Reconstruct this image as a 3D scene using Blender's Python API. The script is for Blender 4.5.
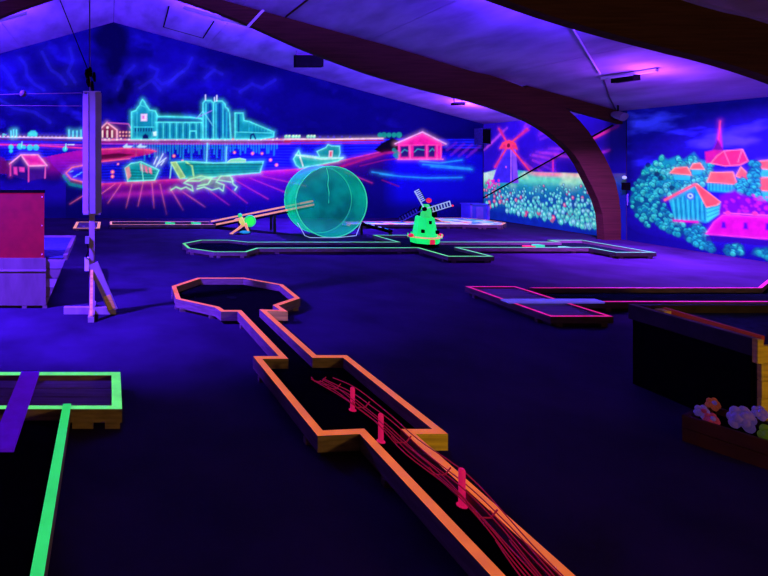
import bpy, math, random
import numpy as np
from mathutils import Vector, Matrix

random.seed(7)
rng = np.random.default_rng(11)
scene = bpy.context.scene
for o in list(bpy.data.objects):
    bpy.data.objects.remove(o)
C = scene.collection

# ------------------------------------------------------------------ camera
HC, FP, PU, PV = 1.6, 520.0, 110.0, 160.0          # eye height, focal length in px, principal point in px
cam_d = bpy.data.cameras.new('camera')
cam_d.sensor_width = 36.0
cam_d.lens = FP * 36.0 / 768.0
cam_d.shift_x = (384.0 - PU) / 768.0
cam_d.shift_y = -(288.0 - PV) / 768.0
cam_d.clip_start = 0.05
cam = bpy.data.objects.new('camera', cam_d)
C.objects.link(cam)
cam.location = (0, 0, HC)
cam.rotation_euler = (math.pi / 2, 0, 0)
scene.camera = cam

# ------------------------------------------------------------------ world, exposure
w = bpy.data.worlds.new('dark_hall')
scene.world = w
w.use_nodes = True
w.node_tree.nodes['Background'].inputs[0].default_value = (0.02, 0.012, 0.06, 1)
w.node_tree.nodes['Background'].inputs[1].default_value = 0.05
vs = scene.view_settings
vs.view_transform = 'Standard'
vs.look = 'None'
vs.exposure = 0.0
vs.gamma = 1.0
vs.use_curve_mapping = False

# ------------------------------------------------------------------ big light sources (black lights of the hall, plus added fills)
UV = (0.085, 0.018, 1.0)
UVP = (0.24, 0.04, 1.0)
def lamp(name, loc, energy, col, size=0.3, kind='POINT', aim=None, size_y=None, spread=None):
    d = bpy.data.lights.new(name, kind)
    d.energy = energy
    d.color = col
    o = bpy.data.objects.new(name, d)
    C.objects.link(o)
    o.location = loc
    if kind == 'AREA':
        d.shape = 'RECTANGLE'
        d.size = size
        d.size_y = size_y or size
        if spread:
            d.spread = math.radians(spread)
    else:
        d.shadow_soft_size = size
    if kind == 'SPOT':
        d.spot_size = math.radians(spread)
        d.spot_blend = 0.8
    if aim is not None:
        o.rotation_euler = (Vector(aim) - Vector(loc)).to_track_quat('-Z', 'Y').to_euler()
    return o
lamp('blacklight_back_middle', (4.77, 12.4, 3.78), 900, UV, 0.5, 'AREA', (4.3, 12.3, 0.0), 0.12, 100)
lamp('blacklight_back_left', (-4.2, 11.6, 3.6), 640, UV, 0.15)
lamp('blacklight_back_right', (8.7, 12.85, 2.80), 75, UVP, 0.10)
lamp('blacklight_side_right', (8.45, 8.5, 2.76), 1180, UVP, 0.25, 'AREA', (9.1, 8.2, 0.0), 0.6, 134)
lamp('blacklight_side_right_glow', (8.5, 8.3, 2.74), 66, UVP, 0.10)
lamp('blacklight_stand_tube', (-0.19, 5.62, 1.68), 200, UV, 0.1, 'AREA', (-0.19, 9.0, 1.5), 1.1)
lamp('blacklight_left_spot', (-2.9, 4.2, 3.66), 14000, UV, 0.12, 'SPOT', (-0.4, 5.9, 0.0), None, 62)
# unseen tube battens added behind the roof frames to brighten the ceiling (their bodies are built with the ceiling lamps)
ADDED_BATTENS = [(2.4, 10.68, 330), (5.9, 10.68, 400), (7.9, 10.68, 300), (-2.6, 10.68, 360), (-6.0, 10.68, 330), (2.6, 6.48, 640), (5.8, 6.48, 380), (-3.0, 6.48, 480)]
RXZ = (0.1, 5.4, 0.2757)
for bx_, by_, be_ in ADDED_BATTENS:
    zb_ = RXZ[1] - RXZ[2] * abs(bx_ - RXZ[0]) - 0.30
    o_ = lamp('added_batten_fill', (bx_, by_, zb_), be_, UV, 1.8, 'AREA', None, 0.06, 110 if by_ < 8 else None)
    sl_ = math.atan(RXZ[2]) * (1 if bx_ > RXZ[0] else -1)
    o_.rotation_euler = (Matrix.Rotation(sl_, 4, 'Y') @ Matrix.Rotation(math.radians(138 if by_ < 8 else 105), 4, 'X')).to_euler()
lamp('warm_fill', (3.4, -4.6, 1.05), 480, (1.0, 0.55, 0.12), 0.15)  # unseen warm fill added low, to catch upright wood but spare the floor

# ------------------------------------------------------------------ helpers
def P(u, v, h=0.0):
    s = (HC - h) / (v - PV)
    return ((u - PU) * s, FP * s)
def PY(u, v, Y):
    return ((u - PU) * Y / FP, Y, HC - (v - PV) * Y / FP)
def srgb(c):
    return tuple(((x / 255.0) / 12.92) if x <= 10.3 else (((x / 255.0) + 0.055) / 1.055) ** 2.4 for x in c)

class MB:
    def __init__(s):
        s.v, s.f, s.m, s.sm = [], [], [], []
    def add(s, vs_, fs, mi=0, smooth=False):
        b = len(s.v)
        s.v += [tuple(p) for p in vs_]
        for k, f in enumerate(fs):
            s.f.append([b + i for i in f])
            s.m.append(mi[k] if isinstance(mi, (list, tuple)) else mi)
            s.sm.append(smooth)
        return s
    def box(s, x0, x1, y0, y1, z0, z1, mi=0, M=None):
        vs_ = [(x0, y0, z0), (x1, y0, z0), (x1, y1, z0), (x0, y1, z0), (x0, y0, z1), (x1, y0, z1), (x1, y1, z1), (x0, y1, z1)]
        if M is not None:
            vs_ = [M @ Vector(p) for p in vs_]
        return s.add(vs_, [(3, 2, 1, 0), (4, 5, 6, 7), (0, 1, 5, 4), (1, 2, 6, 5), (2, 3, 7, 6), (3, 0, 4, 7)], mi)
    def bar(s, a, b, wx, wy, mi=0, up=(0, 0, 1)):
        a, b = Vector(a), Vector(b)
        d = b - a
        L = d.length
        z = d.normalized()
        x = Vector(up).cross(z)
        if x.length < 1e-4:
            x = Vector((1, 0, 0)).cross(z)
            if x.length < 1e-4:
                x = Vector((0, 1, 0)).cross(z)
        x.normalize()
        y = z.cross(x)
        M = Matrix((x, y, z)).transposed().to_4x4()
        M.translation = a
        return s.box(-wx / 2, wx / 2, -wy / 2, wy / 2, 0, L, mi, M)
    def prism(s, poly, z0, z1, side=0, top=0):
        area = sum(poly[i][0] * poly[(i + 1) % len(poly)][1] - poly[(i + 1) % len(poly)][0] * poly[i][1] for i in range(len(poly)))
        if area < 0:
            poly = poly[::-1]
        n = len(poly)
        vs_ = [(p[0], p[1], z0) for p in poly] + [(p[0], p[1], z1) for p in poly]
        fs = [tuple(range(n - 1, -1, -1)), tuple(range(n, 2 * n))] + [(i, (i + 1) % n, n + (i + 1) % n, n + i) for i in range(n)]
        return s.add(vs_, fs, [side, top] + [side] * n)
    def loft(s, rings, mi=0, smooth=False, cap=True):
        n = len(rings[0])
        vs_ = [p for r in rings for p in r]
        fs = []
        for k in range(len(rings) - 1):
            for i in range(n):
                j = (i + 1) % n
                fs.append((k * n + i, k * n + j, (k + 1) * n + j, (k + 1) * n + i))
        s.add(vs_, fs, mi, smooth)
        if cap:
            s.add(rings[0], [tuple(range(n - 1, -1, -1))], mi)
            s.add(rings[-1], [tuple(range(n))], mi)
        return s
    def lathe(s, prof, c=(0, 0, 0), n=16, mi=0, smooth=True, ph=0.0):
        rings = [[(c[0] + r * math.cos(ph + 2 * math.pi * i / n), c[1] + r * math.sin(ph + 2 * math.pi * i / n), c[2] + z) for i in range(n)] for r, z in prof]
        return s.loft(rings, mi, smooth)
    def tube(s, pts, r, n=6, mi=0):
        pts = [Vector(p) for p in pts]
        rings = []
        for i, p in enumerate(pts):
            d = (pts[min(i + 1, len(pts) - 1)] - pts[max(i - 1, 0)]).normalized()
            x = d.cross(Vector((0, 0, 1)))
            if x.length < 1e-3:
                x = d.cross(Vector((1, 0, 0)))
            x.normalize()
            y = d.cross(x)
            rr = r[i] if isinstance(r, (list, tuple)) else r
            rings.append([p + rr * (math.cos(2 * math.pi * k / n) * x + math.sin(2 * math.pi * k / n) * y) for k in range(n)])
        return s.loft(rings, mi, True)
    def ball(s, c, r, n=10, m=7, mi=0, sc=(1, 1, 1)):
        prof = [(math.sin(math.pi * k / m), -math.cos(math.pi * k / m)) for k in range(m + 1)]
        rings = [[(c[0] + sc[0] * r * max(a, 0.02) * math.cos(2 * math.pi * i / n), c[1] + sc[1] * r * max(a, 0.02) * math.sin(2 * math.pi * i / n), c[2] + sc[2] * r * z) for i in range(n)] for a, z in prof]
        return s.loft(rings, mi, True)
    def build(s, name, mats, parent=None, label=None, cat=None, group=None, kind=None, origin=None):
        me = bpy.data.meshes.new(name)
        vv = s.v
        if origin is not None:
            vv = [(p[0] - origin[0], p[1] - origin[1], p[2] - origin[2]) for p in vv]
        me.from_pydata(vv, [], s.f)
        if not isinstance(mats, (list, tuple)):
            mats = [mats]
        for m in mats:
            me.materials.append(m)
        me.polygons.foreach_set('material_index', s.m)
        me.polygons.foreach_set('use_smooth', s.sm)
        me.update()
        o = bpy.data.objects.new(name, me)
        C.objects.link(o)
        if origin is not None:
            o.location = origin
        if parent is not None:
            o.parent = parent
            if parent.type == 'EMPTY' or parent.location.length > 0:
                o.matrix_parent_inverse = Matrix.Translation(parent.location).inverted()
        tag(o, label, cat, group, kind)
        return o

def tag(o, label=None, cat=None, group=None, kind=None):
    if label: o['label'] = label
    if cat: o['category'] = cat
    if group: o['group'] = group
    if kind: o['kind'] = kind
    return o
def thing(name, label, cat, loc=(0, 0, 0), group=None, kind=None):
    o = bpy.data.objects.new(name, None)
    o.empty_display_size = 0.1
    C.objects.link(o)
    o.location = loc
    return tag(o, label, cat, group, kind)

# ------------------------------------------------------------------ materials
def mat(name, col, rough=0.6, noise=0.25, scale=6.0, bump=0.0, spec=0.3, metal=0.0, stretch=None):
    m = bpy.data.materials.new(name)
    m.use_nodes = True
    nt = m.node_tree
    b = nt.nodes['Principled BSDF']
    b.inputs['Roughness'].default_value = rough
    b.inputs['Specular IOR Level'].default_value = spec
    b.inputs['Metallic'].default_value = metal
    tc = nt.nodes.new('ShaderNodeTexCoord')
    mp = nt.nodes.new('ShaderNodeMapping')
    if stretch:
        mp.inputs['Scale'].default_value = stretch
    nt.links.new(tc.outputs['Object'], mp.inputs[0])
    n = nt.nodes.new('ShaderNodeTexNoise')
    n.inputs['Scale'].default_value = scale
    n.inputs['Detail'].default_value = 5
    nt.links.new(mp.outputs[0], n.inputs['Vector'])
    r = nt.nodes.new('ShaderNodeValToRGB')
    lo = tuple(c * (1 - noise) for c in col)
    hi = tuple(min(1, c * (1 + noise)) for c in col)
    r.color_ramp.elements[0].position = 0.3
    r.color_ramp.elements[1].position = 0.7
    r.color_ramp.elements[0].color = (*lo, 1)
    r.color_ramp.elements[1].color = (*hi, 1)
    nt.links.new(n.outputs[0], r.inputs[0])
    nt.links.new(r.outputs[0], b.inputs['Base Color'])
    if bump:
        bp = nt.nodes.new('ShaderNodeBump')
        bp.inputs['Strength'].default_value = bump
        bp.inputs['Distance'].default_value = 0.02
        nt.links.new(n.outputs[0], bp.inputs['Height'])
        nt.links.new(bp.outputs[0], b.inputs['Normal'])
    return m
def neon(name, c255, strength=1.0, base=0.5):
    """fluorescent paint: gives off its own coloured light under the black lights"""
    lin = srgb(c255)
    m = mat(name, tuple(x * base for x in lin), 0.6, 0.2, 14)
    b = m.node_tree.nodes['Principled BSDF']
    nt = m.node_tree
    n = nt.nodes.new('ShaderNodeTexNoise')
    n.inputs['Scale'].default_value = 9
    n.inputs['Detail'].default_value = 6
    tc = nt.nodes.new('ShaderNodeTexCoord')
    nt.links.new(tc.outputs['Object'], n.inputs['Vector'])
    mr = nt.nodes.new('ShaderNodeMapRange')
    mr.inputs[1].default_value = 0.3
    mr.inputs[2].default_value = 0.7
    mr.inputs[3].default_value = strength * 0.82
    mr.inputs[4].default_value = strength * 1.12
    nt.links.new(n.outputs[0], mr.inputs[0])
    b.inputs['Emission Color'].default_value = (*lin, 1)
    nt.links.new(mr.outputs[0], b.inputs['Emission Strength'])
    return m
M = {}
M['floor'] = mat('dark_floor', (0.022, 0.0125, 0.036), 0.75, 0.35, 1.6, 0.05, 0.02)
M['ceil'] = mat('ceiling_board', (0.46, 0.36, 0.5), 0.8, 0.28, 2.4, 0.08, 0.1, stretch=(1, 0.35, 1))
M['wall'] = mat('dark_painted_wall', (0.02, 0.02, 0.06), 0.8, 0.3, 3)
M['glulam'] = mat('brown_glulam', (0.070, 0.030, 0.012), 0.75, 0.25, 4, 0.05, 0.03, stretch=(0.4, 1, 8))
M['wood'] = mat('raw_softwood', (0.16, 0.115, 0.085), 0.7, 0.3, 8, 0.1, 0.2, stretch=(1, 1, 6))
M['dark_wood'] = mat('dark_stained_wood', (0.035, 0.026, 0.02), 0.7, 0.3, 8, 0.05, 0.2)
M['pale_wood'] = mat('pale_wood', (0.14, 0.105, 0.085), 0.7, 0.2, 9, 0.05, 0.2, stretch=(1, 1, 0.3))
M['stand_wood'] = mat('stand_wood', (0.34, 0.28, 0.24), 0.7, 0.2, 9, 0.05, 0.2, stretch=(1, 1, 0.3))
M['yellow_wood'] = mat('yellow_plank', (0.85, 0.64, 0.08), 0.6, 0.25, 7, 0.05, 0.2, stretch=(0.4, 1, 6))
M['black'] = mat('black_felt', (0.003, 0.003, 0.003), 0.95, 0.4, 20, 0, 0.0)
M['carpet'] = mat('dark_green_carpet', (0.004, 0.012, 0.008), 0.95, 0.4, 30, 0, 0.0)
M['navy'] = mat('navy_carpet', (0.03, 0.045, 0.09), 0.9, 0.3, 30, 0, 0.05)
M['deck'] = mat('grey_deck_board', (0.20, 0.15, 0.17), 0.7, 0.3, 6, 0.08, 0.2, stretch=(0.5, 8, 1))
M['plank'] = mat('violet_plank', (0.42, 0.22, 0.60), 0.6, 0.15, 6, 0, 0.2)
M['plank_sheen'] = neon('plank_painted_sheen', (112, 92, 250), 0.55, 0.6)  # glow stands in for the gloss reflecting on this plank
M['plank_violet'] = neon('violet_painted_plank', (78, 6, 190), 0.6, 0.5)
M['metal'] = mat('grey_metal', (0.26, 0.24, 0.26), 0.45, 0.1, 6, 0, 0.5, 0.3)
M['black_plastic'] = mat('black_plastic', (0.0022, 0.0022, 0.002), 0.7, 0.2, 8, 0, 0.03)
M['cable'] = mat('grey_cable', (0.10, 0.06, 0.09), 0.6, 0.1, 8)
M['white'] = mat('white_metal', (0.7, 0.68, 0.72), 0.5, 0.08, 8)
M['bluebox'] = mat('blue_plastic', (0.14, 0.16, 0.6), 0.5, 0.15, 5)
M['red_panel'] = neon('red_painted_board', (150, 2, 48), 0.74, 0.06)
M['n_orange'] = neon('orange_fluorescent_paint', (255, 122, 52), 0.66)
M['n_green'] = neon('green_fluorescent_paint', (52, 232, 110), 0.82)
M['n_green2'] = neon('pale_green_fluorescent_paint', (104, 236, 124), 0.95, 0.12)
M['n_pink'] = neon('pink_fluorescent_paint', (235, 30, 120), 0.72)
M['n_track'] = neon('pale_orange_fluorescent_paint', (252, 160, 132), 0.85)
M['n_red'] = neon('red_fluorescent_wire', (165, 16, 50), 0.42)
M['n_post'] = neon('magenta_fluorescent_post', (215, 20, 90), 0.7)
M['n_millgreen'] = neon('mill_green_fluorescent_paint', (22, 240, 110), 0.95)
M['n_red2'] = neon('bright_red_fluorescent_paint', (245, 40, 80), 0.8)
M['n_white'] = neon('white_fluorescent_paint', (175, 200, 235), 0.7)
M['n_yellow'] = neon('yellow_fluorescent_paint', (235, 225, 110), 0.8)
M['n_cyan'] = neon('cyan_fluorescent_paint', (30, 150, 220), 0.8)
M['n_lilac'] = neon('lilac_plastic', (120, 88, 190), 0.16, 0.9)
M['n_palered'] = neon('orange_dull', (170, 50, 30), 0.16, 0.6)
M['tubeglow'] = neon('blacklight_tube', (110, 80, 255), 1.0)

def mix_pale_surface():
    m = bpy.data.materials.new('pale_speckled_fluorescent_surface')
    m.use_nodes = True
    nt = m.node_tree
    b = nt.nodes['Principled BSDF']
    tc = nt.nodes.new('ShaderNodeTexCoord')
    vo = nt.nodes.new('ShaderNodeTexVoronoi')
    vo.inputs['Scale'].default_value = 4.5
    nt.links.new(tc.outputs['Object'], vo.inputs['Vector'])
    r = nt.nodes.new('ShaderNodeValToRGB')
    cr = r.color_ramp
    cr.interpolation = 'CONSTANT'
    cols = [(190, 215, 235), (70, 190, 170), (200, 210, 120), (90, 120, 230), (215, 225, 225), (240, 130, 90)]
    for k, c in enumerate(cols):
        e = cr.elements[k] if k < 2 else cr.elements.new(k / 6)
        e.position = k / 6
        e.color = (*srgb(c), 1)
    sp = nt.nodes.new('ShaderNodeSeparateColor')
    nt.links.new(vo.outputs['Color'], sp.inputs[0])
    nt.links.new(sp.outputs[0], r.inputs[0])
    nt.links.new(r.outputs[0], b.inputs['Base Color'])
    nt.links.new(r.outputs[0], b.inputs['Emission Color'])
    b.inputs['Emission Strength'].default_value = 0.7
    return m
M['speckle'] = mix_pale_surface()

def drum_mat(name, c255, em, opac):
    m = bpy.data.materials.new(name)
    m.use_nodes = True
    nt = m.node_tree
    out = nt.nodes['Material Output']
    b = nt.nodes['Principled BSDF']
    lin = srgb(c255)
    b.inputs['Base Color'].default_value = (lin[0] * .3, lin[1] * .3, lin[2] * .3, 1)
    b.inputs['Roughness'].default_value = 0.5
    b.inputs['Specular IOR Level'].default_value = 0.08
    tc = nt.nodes.new('ShaderNodeTexCoord')
    n = nt.nodes.new('ShaderNodeTexNoise')
    n.inputs['Scale'].default_value = 1.9
    n.inputs['Detail'].default_value = 3
    nt.links.new(tc.outputs['Object'], n.inputs['Vector'])
    mr = nt.nodes.new('ShaderNodeMapRange')
    mr.inputs[1].default_value = 0.32
    mr.inputs[2].default_value = 0.68
    mr.inputs[3].default_value = em * 0.32
    mr.inputs[4].default_value = em * 1.55
    nt.links.new(n.outputs[0], mr.inputs[0])
    b.inputs['Emission Color'].default_value = (*lin, 1)
    nt.links.new(mr.outputs[0], b.inputs['Emission Strength'])
    t = nt.nodes.new('ShaderNodeBsdfTransparent')
    mx = nt.nodes.new('ShaderNodeMixShader')
    mx.inputs[0].default_value = opac
    nt.links.new(t.outputs[0], mx.inputs[1])
    nt.links.new(b.outputs[0], mx.inputs[2])
    nt.links.new(mx.outputs[0], out.inputs[0])
    return m
M['drum_disc'] = drum_mat('teal_translucent_plastic', (0, 160, 150), 0.58, 0.60)
M['drum_rim'] = drum_mat('green_translucent_plastic', (0, 215, 150), 0.70, 0.62)
M['drum_edge'] = neon('drum_edge_line', (60, 225, 165), 0.75)

def mural_mat(name):
    m = bpy.data.materials.new(name)
    m.use_nodes = True
    nt = m.node_tree
    b = nt.nodes['Principled BSDF']
    b.inputs['Roughness'].default_value = 0.85
    b.inputs['Specular IOR Level'].default_value = 0.05
    a = nt.nodes.new('ShaderNodeAttribute'); a.attribute_name = 'paint'
    g = nt.nodes.new('ShaderNodeAttribute'); g.attribute_name = 'fluorescence'
    n = nt.nodes.new('ShaderNodeTexNoise')
    n.inputs['Scale'].default_value = 7
    n.inputs['Detail'].default_value = 5
    tc = nt.nodes.new('ShaderNodeTexCoord')
    nt.links.new(tc.outputs['Object'], n.inputs['Vector'])
    mr = nt.nodes.new('ShaderNodeMapRange')
    mr.inputs[1].default_value = 0.3; mr.inputs[2].default_value = 0.7
    mr.inputs[3].default_value = 0.8; mr.inputs[4].default_value = 1.15
    nt.links.new(n.outputs[0], mr.inputs[0])
    nt.links.new(a.outputs['Color'], b.inputs['Base Color'])
    nt.links.new(g.outputs['Color'], b.inputs['Emission Color'])
    nt.links.new(mr.outputs[0], b.inputs['Emission Strength'])
    return m
M['mural'] = mural_mat('fluorescent_mural_paint')

# ------------------------------------------------------------------ the hall
XR, XL, YB, YF = 10.3, -10.1, 14.34, -6.0
RX, RZ, SL = 0.1, 5.4, 0.2757
def roof(x): return RZ - SL * abs(x - RX)
mb = MB(); mb.box(XL - .2, XR + .2, YF - .2, YB + .2, -0.12, 0.0)
mb.build('floor', M['floor'], kind='structure', label='dark hall floor')
def gable(name, y0, y1):
    pts = [(XL - .2, -.1), (XR + .2, -.1), (XR + .2, roof(XR + .2) + .05), (RX, RZ + .05), (XL - .2, roof(XL - .2) + .05)]
    mb = MB()
    n = 5
    mb.add([(p[0], y0, p[1]) for p in pts] + [(p[0], y1, p[1]) for p in pts],
           [(0, 1, 2, 3, 4), (9, 8, 7, 6, 5)] + [(i, n + i, n + (i + 1) % n, (i + 1) % n) for i in range(n)])
    mb.build(name, M['wall'], kind='structure')
gable('wall_back', YB + .012, YB + .2)
gable('wall_front', YF - .2, YF)
mb = MB(); mb.box(XR + .012, XR + .2, YF, YB, -.1, roof(XR) + .02); mb.build('wall_right', M['wall'], kind='structure')
mb = MB(); mb.box(XL - .2, XL, YF, YB, -.1, roof(XL) + .02); mb.build('wall_left', M['wall'], kind='structure')
# roof slab and its lining boards
mb = MB()
for (xa, xb) in ((XL - .2, RX), (RX, XR + .2)):
    za, zb = roof(xa) + .03, roof(xb) + .03
    mb.add([(xa, YF - .2, za), (xb, YF - .2, zb), (xb, YB + .2, zb), (xa, YB + .2, za), (xa, YF - .2, za + .1), (xb, YF - .2, zb + .1), (xb, YB + .2, zb + .1), (xa, YB + .2, za + .1)],
           [(0, 1, 2, 3), (7, 6, 5, 4), (0, 4, 5, 1), (1, 5, 6, 2), (2, 6, 7, 3), (3, 7, 4, 0)])
ceiling = mb.build('ceiling', M['wall'], kind='structure', label='pitched ceiling lined with pale boards')
bays = [-6.0, -2.2, 2.0, 6.2, 10.4, YB]
for bi in range(5):
    y0, y1 = bays[bi] + .004, bays[bi + 1] - .004
    for side in (-1, 1):
        N = 4
        W = (XR - RX) / N
        for k in range(N):
            xa, xb = RX + side * (k * W + .006), RX + side * ((k + 1) * W - .006)
            mb = MB()
            za, zb = roof(xa), roof(xb)
            mb.add([(xa, y0, za), (xb, y0, zb), (xb, y1, zb), (xa, y1, za), (xa, y0, za + .025), (xb, y0, zb + .025), (xb, y1, zb + .025), (xa, y1, za + .025)],
                   [(0, 1, 2, 3), (7, 6, 5, 4), (0, 4, 5, 1), (1, 5, 6, 2), (2, 6, 7, 3), (3, 7, 4, 0)])
            mb.build('ceiling_board', M['ceil'], ceiling)
# hatch outline strips in the bay by the back wall
def roofpt(u, v, off=0.0):
    Y = FP * (RZ - HC + SL * RX) / (PV + SL * (u - PU) - v)
    X = (u - PU) * Y / FP
    return (X, Y, roof(X) - off)
mb = MB()
hp = [roofpt(169, 6, .004), roofpt(163.5, 27, .004), roofpt(203, 38, .004), roofpt(214, 21, .004)]
for a, b in ((0, 1), (1, 2), (2, 3)):
    mb.bar(hp[a], hp[b], .03 if a != 1 else .012, .012)
mb.build('hatch_seam', M['black_plastic'], ceiling)

# laminated frames
def resample(pts, n):
    P_ = np.array(pts, float)
    # Catmull-Rom
    Q = []
    for i in range(len(P_) - 1):
        p0, p1, p2, p3 = P_[max(i - 1, 0)], P_[i], P_[i + 1], P_[min(i + 2, len(P_) - 1)]
        for t in np.linspace(0, 1, 8, endpoint=False):
            Q.append(.5 * ((2 * p1) + (-p0 + p2) * t + (2 * p0 - 5 * p1 + 4 * p2 - p3) * t * t + (-p0 + 3 * p1 - 3 * p2 + p3) * t ** 3))
    Q.append(P_[-1]); Q = np.array(Q)
    d = np.r_[0, np.cumsum(np.linalg.norm(np.diff(Q, axis=0), axis=1))]
    t = np.linspace(0, d[-1], n)
    return np.c_[np.interp(t, d, Q[:, 0]), np.interp(t, d, Q[:, 1])]
FW = 0.16
inner_px = [(597, 240), (596, 222), (593, 205), (580, 177), (565, 152), (534, 127), (502, 113), (468, 102), (442, 95.5), (400, 84.5), (356, 71), (298, 49), (239, 23), (190, 5), (113, -20)]
outer_px = [(621, 240), (621, 222), (620, 205), (615, 180), (602, 152), (580, 121), (552, 99.5), (500, 78), (468, 70), (400, 49), (356, 36), (317, 24), (235, 1.0), (190, -11), (113, -32)]
inn = resample([((u - PU) * (10.4 + FW) / FP, HC - (v - PV) * (10.4 + FW) / FP) for u, v in inner_px], 44)
out = resample([((u - PU) * 10.4 / FP, HC - (v - PV) * 10.4 / FP) for u, v in outer_px], 44)
inn[:, 1] = np.maximum(inn[:, 1], 0); out[:, 1] = np.maximum(out[:, 1], 0)
inn[0, 1] = out[0, 1] = 0
for a in (inn, out):
    a[-1, 0] = RX
out[:, 1] = [min(z, roof(x) - .006) for x, z in out]
out[:, 0] = np.minimum(out[:, 0], XR - .01)
def frame(Y, label):
    t = thing('timber_frame', label, 'roof frame', (RX, Y, 0), 'laminated roof frames')
    for s in (1, -1):
        mb = MB()
        rings = []
        for (xi, zi), (xo, zo) in zip(inn, out):
            xi2, xo2 = RX + s * (xi - RX), RX + s * (xo - RX)
            r = [(xi2, Y, zi), (xi2, Y + FW, zi), (xo2, Y + FW, zo), (xo2, Y, zo)]
            rings.append(r if s > 0 else r[::-1])
        mb.loft(rings)
        mb.build('curved_half', M['glulam'], t)
        mb = MB()
        x1 = RX + s * (8.35 - RX); x2 = RX + s * (XR - .03 - RX)
        for k, (d0, d1) in enumerate([(.03, .27)]):
            mb.add([(x1, Y + .02, roof(x1) - d0), (x2, Y + .02, roof(x2) - d0), (x2, Y + FW - .02, roof(x2) - d0), (x1, Y + FW - .02, roof(x1) - d0),
                    (x1, Y + .02, roof(x1) - d1), (x2, Y + .02, roof(x2) - d1), (x2, Y + FW - .02, roof(x2) - d1), (x1, Y + FW - .02, roof(x1) - d1)],
                   [(0, 1, 2, 3), (7, 6, 5, 4), (0, 4, 5, 1), (1, 5, 6, 2), (2, 6, 7, 3), (3, 7, 4, 0)])
        mb.build('rafter_tail', M['glulam'], t)
    return t
frame(10.4, 'arched brown roof frame between the windmill and village murals')
frame(6.2, 'arched brown roof frame one bay before the windmill mural')
frame(2.0, 'arched brown roof frame two bays before the windmill mural')

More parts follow.
